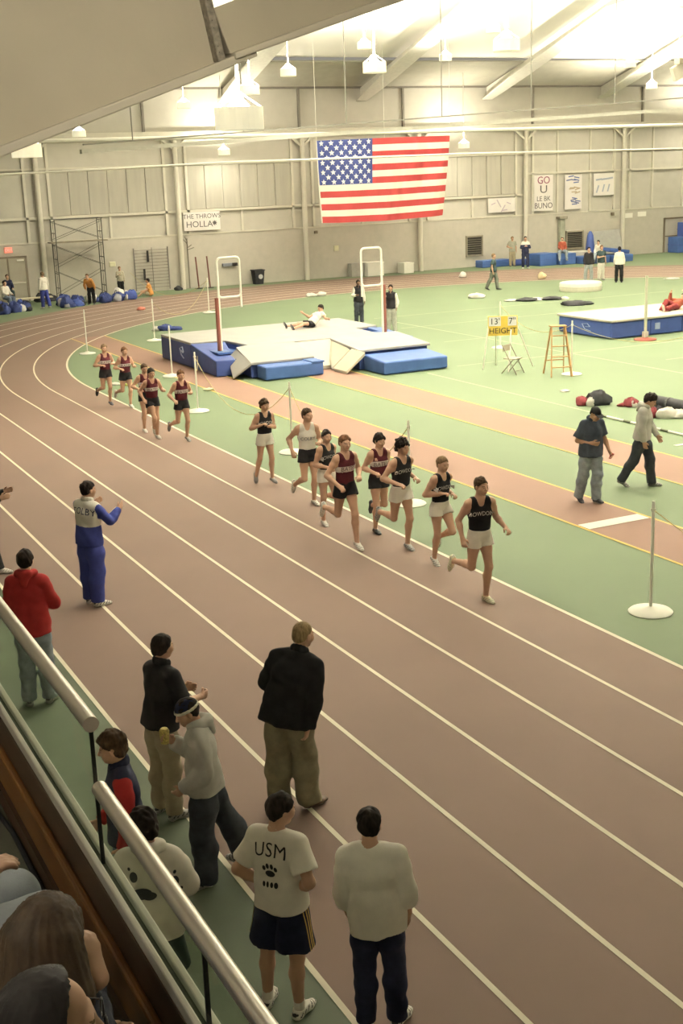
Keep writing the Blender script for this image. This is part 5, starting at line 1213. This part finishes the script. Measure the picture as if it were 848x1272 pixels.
# ------------------------------------------------------------------ people along the near side of the track
V1 = .0125
t, J, sh, bo = person('man in white and royal blue tracksuit clapping, letters on back', 4.42, 17.2, 58, dict(h=1.80, lean=(.04, .02, 1), thighL=(.05, .08, -1), shinL=(.0, -.02, -1), thighR=(.08, -.02, -1), shinR=(-.02, -.06, -1), toeR=(.45, 1, 0), toeL=(.0, 1, 0), hyaw=-14, hpitch=4,
       uaR=(.30, .62, -.75), faR=(-.15, .85, .42), uaL=(.28, .55, -.8), faL=(-.1, .8, .5), palmR=(-1, 0, .1), palmL=(-1, 0, .1), curl=.3),
       dict(kind='jacket', mat=K_royal, loose=.032, hem=-.08, amp=.008, fs=26, collar_mat=K_offw, bands=[(.20, .9, K_offw, .20)]), dict(kind='pants', mat=K_royal, loose=.042, cuff=.95, flarecuff=.01, amp=.011, fs=28), S_wd, ('short', 'dark'), vx=V1, curl=.25)
decal('COLBY', .13, sh, J, -.09, False, LN, .03, .95, spacing=1.05)
t, J, sh, bo = person('man in red hooded jacket and pale jeans by the handrail', 2.84, 14.0, 27, dict(h=1.86, lean=(0, .01, 1), thighL=(.03, .02, -1), thighR=(.06, .12, -1), shinR=(0, .02, -1), uaR=(.32, .25, -.95), faR=(-.5, .8, -.25), uaL=(.22, .05, -1), faL=(-.2, .7, -.6), hyaw=6, hpitch=4),
       dict(kind='hoodie', mat=K_red, loose=.040, hem=-.12, amp=.010, fs=24, sleeve_loose=.004), dict(kind='pants', mat=K_jean, loose=.028, cuff=.98, amp=.008), S_grey, ('short', 'dark'), vx=V1)
person('man at left edge in black trousers and white trainers, mostly out of picture', 3.45, 19.62, 112, dict(h=1.8, lean=(0, .02, 1), thighR=(.03, .18, -1), shinR=(0, .16, -1), thighL=(.05, -.1, -1), uaR=(.2, .12, -.9), faR=(-.1, .95, .25), uaL=(.2, .1, -.9), faL=(-.1, .95, .3), toeR=(.05, 1, 0)),
       dict(kind='long', mat=K_blk, loose=.03, hem=-.06, sleeve=1.0), dict(kind='pants', mat=K_blk, loose=.026, cuff=.97), S_white, ('short', 'brown'), vx=V1, curl=.3)
person('dark haired man in black top and khakis, clasping hands', 3.26, 10.68, 72, dict(h=1.80, lean=(.0, .12, 1), thighL=(.04, .06, -1), thighR=(.06, .06, -1), uaR=(.18, .38, -.9), faR=(-.28, .95, -.02), uaL=(.18, .40, -.9), faL=(-.28, .95, .0), palmR=(-1, 0, 0), palmL=(-1, 0, 0), hyaw=8, hpitch=4),
       dict(kind='tee', mat=K_black, loose=.026, hem=-.05, sleeve=.85, amp=.007, collar=True), dict(kind='pants', mat=K_khaki, loose=.026, cuff=.98, amp=.008), S_grey, ('short', 'dark'), vx=V1, curl=.9)
gt, J, sh, bo = person('man in grey hoodie and navy cap eating, feet wide apart', 3.22, 9.42, -72, dict(h=1.70, lean=(.02, .05, 1), thighR=(.05, -.42, -1), shinR=(.02, -.40, -1), thighL=(.12, .12, -1), shinL=(.0, -.02, -1), toeR=(.5, 1, 0), toeL=(.3, 1, 0), uaL=(.2, -.05, -1), faL=(-.3, .75, -.62), uaR=(.2, .1, -1), faR=(-.2, .75, .6), hyaw=10, hpitch=22, crane=.5),
       dict(kind='hoodie', mat=K_grey, loose=.046, hem=-.06, amp=.011, fs=26), dict(kind='pants', mat=K_char, loose=.042, cuff=1.0, flarecuff=.02, amp=.010, fs=26), S_grey, ('short', 'dark'), vx=V1, hat=cap_hat(False, K_navy, cloth('cap_trim', (.55, .53, .42))))
c = Matrix.Rotation(math.radians(72), 4, 'Z') @ Vector(J['wrR'] + J['hdR'] * .10)
tag(MB().lathe([(0, -.06), (.035, -.06), (.045, .05), (.03, .075), (0, .08)], n=12).build('snack_cup', mat('cup_yellow', (.50, .42, .14), .7, .4, 60), None, True, loc=(3.22 + c.x, 9.42 + c.y, c.z + .01)), 'small yellow cup of food held by the man in grey hoodie', 'cup')
person('cropped haired man in black jacket and olive trousers leaning forward', 4.32, 10.15, 40, dict(h=1.88, lean=(.20, .27, 1), thighL=(.05, .10, -1), shinL=(.0, -.12, -1), thighR=(.10, .26, -1), shinR=(.06, -.02, -1), toeR=(.75, 1, 0), toeL=(.1, 1, 0), uaR=(.20, -.06, -1), faR=(.02, .05, -1), uaL=(.32, .22, -.9), faL=(-.55, .70, -.4), hyaw=-26, hpitch=8, crane=.35, curlR=.7),
       dict(kind='jacket', mat=K_blk, loose=.050, hem=-.10, flare=.0, w=1.10, amp=.012, fs=26), dict(kind='pants', mat=K_olive, loose=.046, cuff=1.0, flarecuff=.03, amp=.012, fs=24), S_brown, ('buzz', 'buzz'), vx=V1)
t, J, sh, bo = person('man in printed white shirt and navy shorts, hands on hips', 3.05, 7.42, 52, dict(h=1.72, lean=(-.03, .0, 1), thighL=(.16, .05, -1), shinL=(.04, -.03, -1), thighR=(.06, .0, -1), shinR=(.0, -.02, -1), toeL=(.25, 1, 0), toeR=(.1, 1, 0), uaR=(.48, -.34, -.9), faR=(-.62, .50, -.55), uaL=(.50, -.36, -.9), faL=(-.66, .45, -.6), palmR=(-1, .2, 0), palmL=(-1, .2, 0), hyaw=-30, hpitch=10, crane=.3),
       dict(kind='tee', mat=K_offw, loose=.034, hem=-.05, flare=.0, sleeve=.72, amp=.008, fs=24), dict(kind='shorts', mat=K_navy, len=.80, flare=.035, loose=.03, amp=.009, fs=26), (W_, SOLE, Wd), ('short', 'dark'), vx=.0115, sock=K_white, curl=.5)
decal('USM', .135, sh, J, -.06, False, LB, .02, .95, spacing=1.05); 
project_blob([(0, -.02, .038, .026), (-.045, .02, .014, .02), (-.016, .038, .013, .022), (.018, .038, .013, .022), (.047, .02, .014, .02)], sh, J, -.19, False, LB, 'paw_print')
project_blob([(-.05, 0, .012, .02), (-.02, 0, .01, .022), (.012, 0, .012, .02), (.045, 0, .016, .022)], sh, J, -.29, False, LB, 'print_line')
if True:   # gold stripes down the sides of the shorts
    for n, s in (('R', 1), ('L', -1)):
        bv = BVHTree.FromPolygons([v.co.copy() for v in bo.data.vertices], [tuple(f.vertices) for f in bo.data.polygons])
        for d_ in (-.028, 0, .028):
            P = []
            for i in range(16):
                q = J['hip' + n] + (J['knee' + n] - J['hip' + n]) * (-.02 + .79 * i / 15) + J['pf'] * d_ - J['pf'] * .01; h = bv.ray_cast(Vector(q + J['pr'] * s * .6), Vector(-J['pr'] * s))
                if h[0]: P.append(h[0])
            if len(P) > 3:
                m = MB(); a_ = Vector(J['pf']) * .0065; off = Vector(J['pr'] * s) * .004
                m.add([p + off + e for p in P for e in (-a_, a_)], [(2 * i, 2 * i + 1, 2 * i + 3, 2 * i + 2) for i in range(len(P) - 1)]); m.build('gold_stripe', GOLD, bo)
person('dark haired man in long sleeved white shirt and navy trousers', 3.56, 6.95, 30, dict(h=1.68, lean=(-.06, .0, 1), thighL=(.03, .0, -1), shinL=(.0, -.04, -1), thighR=(.10, .08, -1), shinR=(.03, -.02, -1), toeR=(.5, 1, 0), uaR=(.20, -.04, -1), faR=(-.05, .32, -.95), uaL=(.18, -.02, -1), faL=(-.10, .38, -.95), hpitch=8, hyaw=-4, crane=.3, shw=.185),
       dict(kind='long', mat=K_offw, loose=.034, hem=-.13, flare=.0, sleeve=1.5, amp=.008, fs=24, w=1.04), dict(kind='pants', mat=K_navy, loose=.020, cuff=.98, amp=.008), S_wd, ('short', 'dark'), vx=.0115, curl=.7)
person('brown haired man in navy vest with red sleeves under the handrail', 2.4, 8.9, -78, dict(h=1.78, lean=(.0, .04, 1), thighL=(.05, .0, -1), thighR=(.05, .05, -1), uaL=(.12, -.05, -1), faL=(-.1, .3, -.9), uaR=(.12, .0, -1), faR=(-.3, .75, -.5), hpitch=10, hyaw=-8),
       dict(kind='vest', mat=K_navy, mat2=K_red, loose=.036, hem=-.06, amp=.008, fs=24), dict(kind='pants', mat=K_jean2, loose=.026, cuff=.98), S_grey, ('mop', 'brown'), vx=V1, headxy=(2.32, 8.89))
t, J, sh, bo = person('person in white hoodie with dark paw prints under the handrail', 2.50, 8.42, 22, dict(h=1.72, lean=(.0, .06, 1), thighL=(.05, .0, -1), thighR=(.06, .0, -1), uaR=(.32, .30, -.9), faR=(-.6, .7, -.3), uaL=(.32, .30, -.9), faL=(-.6, .7, -.3), hyaw=28, hpitch=14),
       dict(kind='hoodie', mat=K_offw, loose=.055, hem=-.10, amp=.009, fs=22), dict(kind='shorts', mat=K_green, len=.85, flare=.03, loose=.03), S_grey, ('mop', 'dark'), vx=V1, headxy=(2.17, 7.69))
project_blob([(-.10, .12, .028, .036), (-.145, .05, .022, .026), (-.13, .17, .010, .012), (-.17, .09, .010, .012), (-.05, .0, .07, .042), (.0, -.02, .05, .03), (.17, .05, .030, .044), (.20, -.03, .02, .02), (.175, .12, .011, .013), (.12, .09, .014, .016), (.07, .06, .024, .034)], sh, J, -.20, False, mat('print_charcoal', (.045, .05, .055), .8), 'paw_print')

# ------------------------------------------------------------------ people on the infield
t, J, sh, bo = person('man in dark polo and black cap walking with head bowed', 13.68, 17.8, 186, dict(h=1.77, lean=(.02, .05, 1), thighL=(.03, .20, -1), shinL=(0, -.10, -1), thighR=(.03, -.16, -1), shinR=(.02, -.32, -1), toeR=(.1, 1, -.3), toeL=(.15, 1, .05), uaR=(.34, -.1, -.95), faR=(-.75, .75, -.12), uaL=(.30, .10, -.95), faL=(.12, .55, -.85), hpitch=30, hyaw=12, crane=.5),
       dict(kind='tee', mat=K_dkblue, loose=.040, hem=-.10, w=1.12, sleeve=.8, amp=.009, fs=24, collar=True), dict(kind='pants', mat=K_jean, loose=.034, cuff=1.0, w=1.1, amp=.009), S_dark, ('buzz', 'dark'), 'b', vx=.0135, hat=cap_hat(True, mat('cap_black', (.012, .012, .012), .8)), curl=.9)
c = Matrix.Rotation(math.radians(-186), 4, 'Z') @ Vector(J['wrL'] + J['hdL'] * .10)
o = MB().box((-.025, -.012, -.06), (.025, .012, .06)).build('handset', mat('handset_red', (.25, .05, .05), .4, .5, 60), None, bevel=.008, loc=(13.68 + c.x, 17.8 + c.y, c.z)); o.rotation_euler = (.5, .3, 0); tag(o, 'small dark red handset in the hand of man in polo', 'handset')
t, J, sh, bo = person('dark haired man in pale grey hoodie and dark jeans striding', 15.2, 18.25, 140, dict(h=1.80, lean=(.0, .08, 1), thighL=(.02, .34, -1), shinL=(0, .08, -1), thighR=(.02, -.30, -1), shinR=(0, -.55, -1), toeR=(0, 1, -.5), uaR=(.16, .02, -1), faR=(-.05, .3, -1), uaL=(.2, .3, -.95), faL=(.0, .6, -.8), hpitch=26, hyaw=-6, crane=.6),
       dict(kind='hoodie', mat=K_grey, loose=.036, hem=-.05, amp=.008, fs=24), dict(kind='pants', mat=K_char, loose=.030, cuff=1.0, amp=.008), S_grey, ('mop', 'dark'), vx=.0135, curl=.6)

# ------------------------------------------------------------------ distant people
FAR = .026
stand = lambda **k: dict(dict(h=1.75, lean=(0, .02, 1)), **k)
def sit(z, **k): return dict(dict(h=1.72, z=z, lean=(0, -.02, 1), thighL=(.12, 1, -.08), thighR=(.12, 1, -.08), shinL=(.02, .12, -1), shinR=(.02, .12, -1), uaL=(.2, .3, -.9), uaR=(.2, .3, -.9), faL=(-.2, .9, -.3), faR=(-.2, .9, -.3)), **k)
tee = lambda m: dict(kind='tee', mat=m, loose=.03, hem=-.06, sleeve=.6); lng = lambda m, **k: dict(dict(kind='long', mat=m, loose=.03, hem=-.06, sleeve=1.0), **k)
pnt = lambda m: dict(kind='pants', mat=m, loose=.03, cuff=.98)
person('official at back of vault mat in dark vest, white and brown sleeves', 23.35, 45.4, 200, stand(uaR=(.3, .2, -.9), faR=(-.4, .8, .1), uaL=(.2, .1, -1), h=1.7), dict(kind='vest', mat=K_black, mat2=K_offw, loose=.035, hem=-.06), pnt(K_char), S_dark, ('short', 'dark'), 'c', vx=.022)
person('official in black vest and white sleeves beside the right vault upright', 22.9, 41.9, 215, stand(uaR=(.28, .0, -1), faR=(-.1, .5, -.8), uaL=(.3, .1, -1), faL=(-.1, .4, -.9)), dict(kind='vest', mat=K_black, mat2=K_offw, loose=.035, hem=-.04), pnt(cloth('pale_trousers', (.42, .42, .36))), S_white, ('short', 'dark'), 'b', vx=.022)
person('vaulter lying back on the grey vault mat', 18.4, 39.3, 262, dict(h=1.75, z=.13, lean=(.1, -.75, .55), thighL=(.2, 1, .12), thighR=(.35, 1, .05), shinL=(0, .9, -.25), shinR=(.1, 1, -.1), toeL=(0, .4, 1), toeR=(0, .4, 1), uaL=(.8, -.3, -.5), faL=(.8, .1, -.2), uaR=(.6, .2, -.8), faR=(.2, .7, -.2), hpitch=10), dict(kind='tee', mat=K_offw, loose=.02, hem=-.02, sleeve=.5), dict(kind='shorts', mat=K_black, len=.6), S_dark, ('short', 'dark'), vx=.022, z=.84)
person('person in red lying on the high jump mat', 31.35, 36.0, 255, dict(h=1.75, z=.13, lean=(.1, -1, .25), thighL=(.1, 1, .0), thighR=(.1, .9, .45), shinL=(0, 1, -.05), shinR=(0, .8, -.7), toeL=(0, .3, 1), toeR=(0, 1, 0), uaL=(.6, .5, -.5), faL=(-.5, .7, .2), uaR=(.7, .3, -.4), faR=(-.2, .8, .1), hpitch=-20), lng(K_brick), pnt(cloth('dark_red_trousers', (.18, .03, .03))), S_cream, ('short', 'dark'), vx=.022, z=.68)
person('man in dark shirt and grey trousers walking along far track edge', 34.92, 53.35, 140, stand(thighL=(.05, .34, -1), shinL=(0, .1, -1), thighR=(.05, -.3, -1), shinR=(0, -.5, -1), toeR=(0, 1, -.4)), tee(K_teal), pnt(cloth('grey_green', (.14, .15, .12))), S_dark, ('short', 'light'), vx=FAR)
person('standing man in grey shirt and khaki trousers by far wall', 43.9, 65.0, 200, stand(uaR=(.6, .0, -.9), faR=(-.6, .4, -.2)), tee(cloth('sage_shirt', (.30, .30, .24))), pnt(K_khaki), S_brown, ('short', 'light'), 'b', vx=FAR)
person('standing person in navy tracksuit with white shoulders by far wall', 43.6, 63.2, 205, stand(uaR=(.3, .1, -.9), faR=(-.7, .6, .3), uaL=(.3, .1, -.9), faL=(-.7, .6, .3), h=1.82, thighL=(.14, 0, -1), thighR=(.1, 0, -1)), lng(K_navy, bands=[(.36, .9, K_offw)]), pnt(K_navy), S_white, ('short', 'dark'), vx=FAR)
person('person in red top and pale jeans seated on blue blocks', 46.6, 63.7, 205, sit(.84, thighL=(.25, 1, -.1), thighR=(.4, 1, -.1)), lng(K_brick), pnt(K_jean), S_grey, ('short', 'brown'), vx=FAR)
person('person in pale top and jeans seated low on the blue mats', 48.7, 62.85, 235, sit(.60, lean=(0, .35, 1), shinL=(0, .5, -1), shinR=(0, .6, -1)), lng(K_offw), pnt(K_jean), S_white, ('short', 'dark'), vx=FAR)
person('man in black jacket and pale jeans behind the white platform', 40.65, 53.3, 205, stand(thighL=(.16, .05, -1), thighR=(.16, -.05, -1), h=1.72), lng(K_black), pnt(cloth('light_denim', (.34, .36, .36))), S_dark, ('short', 'dark'), vx=FAR)
person('ginger haired person in dark top and white trousers at far track', 41.6, 53.5, 190, stand(uaR=(.3, .2, -.9), faR=(-.6, .6, .2)), tee(K_teal), pnt(K_offw), S_grey, ('short', 'ginger'), vx=FAR)
person('person in white jacket and black trousers at far track edge', 41.4, 51.8, 40, stand(thighL=(.1, .1, -1), thighR=(.1, -.1, -1), uaR=(.25, .0, -1)), lng(K_offw), pnt(K_blk), S_dark, ('short', 'dark'), vx=FAR)
person('person in white shirt and blue trousers by the far left bench', 14.85, 62.1, -20, stand(thighL=(.04, .1, -1), thighR=(.04, -.25, -1), shinR=(0, -.4, -1), h=1.72), lng(K_offw), pnt(K_royal), S_white, ('short', 'light'), vx=FAR)
person('person in orange and red top bending over kit by the scaffold', 17.2, 62.2, 215, stand(lean=(0, .75, .7), thighL=(.1, .1, -1), thighR=(.1, .0, -1), uaR=(.3, .4, -.8), uaL=(.3, .4, -.8), faR=(0, .3, -1), faL=(0, .3, -1), h=1.66), lng(K_orange), pnt(K_blk), S_dark, ('short', 'light'), vx=FAR)
person('person in beige top and black trousers standing against far wall', 19.75, 65.6, 190, stand(h=1.5, uaR=(.2, .3, -.9), faR=(-.4, .6, .4)), lng(cloth('beige_top', (.36, .33, .25))), pnt(K_blk), S_dark, ('short', 'light'), 'b', vx=FAR)
person('person in orange shirt sitting on floor before the barred rack', 20.9, 64.2, -65, dict(h=1.7, z=.13, lean=(0, .2, 1), thighL=(.2, 1, .3), thighR=(.2, 1, .35), shinL=(0, .8, -.6), shinR=(0, .8, -.65), uaL=(.2, .5, -.8), uaR=(.2, .5, -.8), faL=(-.2, .9, 0), faR=(-.2, .9, 0)), tee(K_orange), dict(kind='shorts', mat=K_khaki, len=.7), S_white, ('short', 'dark'), vx=FAR)
person('person in cream top seated on bench at far left edge', 13.4, 64.0, 150, sit(.52), lng(K_offw), pnt(K_jean2), S_grey, ('short', 'dark'), vx=FAR)
person('person in navy top seated behind bench near the door', 13.75, 64.9, 180, sit(.75), lng(K_navy), pnt(K_teal), S_grey, ('short', 'brown'), vx=FAR)
# ------------------------------------------------------------------ spectators seated in the gallery, bottom left corner
t = thing('bleacher_bench', 'plain grey bench under the seated gallery spectators', 'bench', (0, 2.6, ZF))
MB().box((-.45, -1.9, .36), (.34, 1.9, .42)).build('seat', mat('bench_grey', (.15, .15, .13), .7), t, bevel=.01)
for y in (-1.6, 1.6): MB().box((-.35, y - .03, 0), (.28, y + .03, .36)).build('leg', M_frame, t)
def long_hair(J, root, mt, vx, tail=False, seed=3, fr=(.075, .065)):
    c, x, y, z, S = J['hc'], J['hx'], J['hf'], J['hz'], J['S']; A = (x, y, z); p = lambda a, b, q: c + (x * a + y * b + z * q) * S
    P = [ell(p(0, -.016, .036), A, np.array((.098, .118, .104)) * S, .02)]
    if not tail:
        for i in range(-4, 5):
            u = i * .36; r0 = p(.075 * math.sin(u), -.02 - .085 * math.cos(u), .03); r1 = p(.118 * math.sin(u), -.035 - .10 * math.cos(u), -.12); r2 = p(.135 * math.sin(u), -.05 - .095 * math.cos(u), -.27)
            P += [cap(r0, r1, .040, .044, None, .02), cap(r1, r2, .044, .030, None, .02)]
    else: P += [ell(p(0, -.10, .0), A, np.array((.05, .045, .05)) * S, .03), cap(p(0, -.13, -.01), p(0, -.16, -.14), .032, .02, None, .03)]
    V, Q = surf(P, vx, [(p(0, *fr), nrm(np.cross(p(0, -.09, -.5) - p(0, *fr), x)) * (1 if np.cross(p(0, -.09, -.5) - p(0, *fr), x) @ z < 0 else -1))])
    # strands: fine grooves running down the hair
    N = normals(V, Q); r = V - c; ang = np.arctan2(r @ x, -(r @ y)); h = r @ z
    d = .5 * np.sin(ang * 37 + h * 14 + 2 * np.sin(h * 23)) + .3 * np.sin(ang * 71 - h * 19) + .3 * np.sin(ang * 19 + h * 9)
    V = V + N * (d * .0035)[:, None]
    return to_obj('hair', V, Q, [mt], root)
Hb = mat('long_hair_brown', (.055, .033, .017), .65, .35, 26, stretch=(1, 1, .25), spec=.4); Hd = mat('long_hair_dark', (.016, .012, .011), .7, .35, 26, stretch=(1, 1, .25), spec=.4)
K_sweat = cloth('navy_sweater', (.018, .022, .040), .2); K_dkj = cloth('dark_denim', (.05, .06, .09), .2)
t, J, sh, bo = person('seated woman with long brown hair, hand against her cheek', .42, 2.90, 48, dict(h=1.66, z=.52, lean=(.0, .22, 1), thighL=(.1, 1, -.05), thighR=(.1, 1, -.05), shinL=(0, .1, -1), shinR=(0, .1, -1), reachR=(.140, .030, -.10), hdR=(-.30, -.02, 1), poleR=(-.7, .5, -1), uaL=(.1, .5, -.8), faL=(-.4, .8, 0), hpitch=12, hyaw=4, crane=.2),
       dict(kind='long', mat=K_sweat, loose=.02, hem=-.06, sleeve=1.55, amp=.006), dict(kind='pants', mat=K_dkj, loose=.016), S_dark, None, vx=.011, z=ZF, curl=.75, headxy=(.57, 3.01, 3.97))
long_hair(J, t, Hb, .008)
t, J, sh, bo = person('seated woman with dark tied hair and glasses, lowest in picture', .25, 2.36, 98, dict(h=1.66, z=.60, lean=(.0, .16, 1), thighL=(.1, 1, -.05), thighR=(.1, 1, -.05), shinL=(0, .1, -1), shinR=(0, .1, -1), uaR=(.2, .4, -.9), faR=(-.3, .9, -.1), uaL=(.2, .4, -.9), faL=(-.3, .9, -.1), hpitch=6, hyaw=0, crane=.2),
       dict(kind='long', mat=K_sweat, loose=.02, hem=-.06, sleeve=1.9, amp=.006), dict(kind='pants', mat=K_dkj, loose=.016), S_dark, None, vx=.011, z=ZF, headxy=(.45, 2.44, 4.13))
long_hair(J, t, Hd, .008, True, 3, (.030, .100))
g = MB(); c, x, y, z = J['hc'], J['hx'], J['hf'], J['hz']
for s in (1, -1):
    g.tube([c + x * (s * .034 + .024 * math.cos(a)) + y * .112 + z * (.003 + .019 * math.sin(a)) for a in np.linspace(0, 2 * PI, 14)[:-1]], .0022, 6, closed=True)
    g.tube([c + x * s * .060 + y * .112 + z * .006, c + x * s * .082 + y * .05 + z * .006, c + x * s * .085 - y * .02 + z * .0], .0025, 6)
g.tube([c - x * .010 + y * .114 + z * .005, c + x * .010 + y * .114 + z * .005], .002, 6); g.build('glasses', mat('glasses_black', (.01, .01, .01), .3), t)
person('seated person in white top and blue jeans, cut by left edge', .16, 3.62, 82, dict(h=1.78, z=.60, lean=(.0, -.55, 1), thighL=(.12, 1, .02), thighR=(.06, 1, .10), shinL=(0, .05, -1), shinR=(0, .05, -1), uaR=(.10, .22, -1), faR=(.0, 1, -.22), hdR=(-.2, 1, -.25), palmR=(0, 0, -1), uaL=(.15, .45, -.8), faL=(-.3, .9, -.1), hpitch=4),
       dict(kind='long', mat=K_offw, loose=.028, hem=-.06, sleeve=1.96, amp=.007), dict(kind='pants', mat=cloth('blue_jeans', (.33, .36, .40), .1), loose=.022), S_dark, ('short', 'brown'), vx=.011, z=ZF, curl=.45, headxy=(.66, 3.57, 3.69), joint='kneeR')
t = thing('paper_programme', 'folded paper programme held low near the bottom edge', 'paper', (.72, 2.98, 3.42), math.radians(30))
for a, rx in ((-1, .35), (1, -.35)):
    o = MB().box((-.11, 0, -.002), (.11, .13, .002)).build('page', mat('programme_paper', (.42, .40, .33), .8, .15, 40), t); o.rotation_euler = (rx if a > 0 else PI - rx, 0, 0)
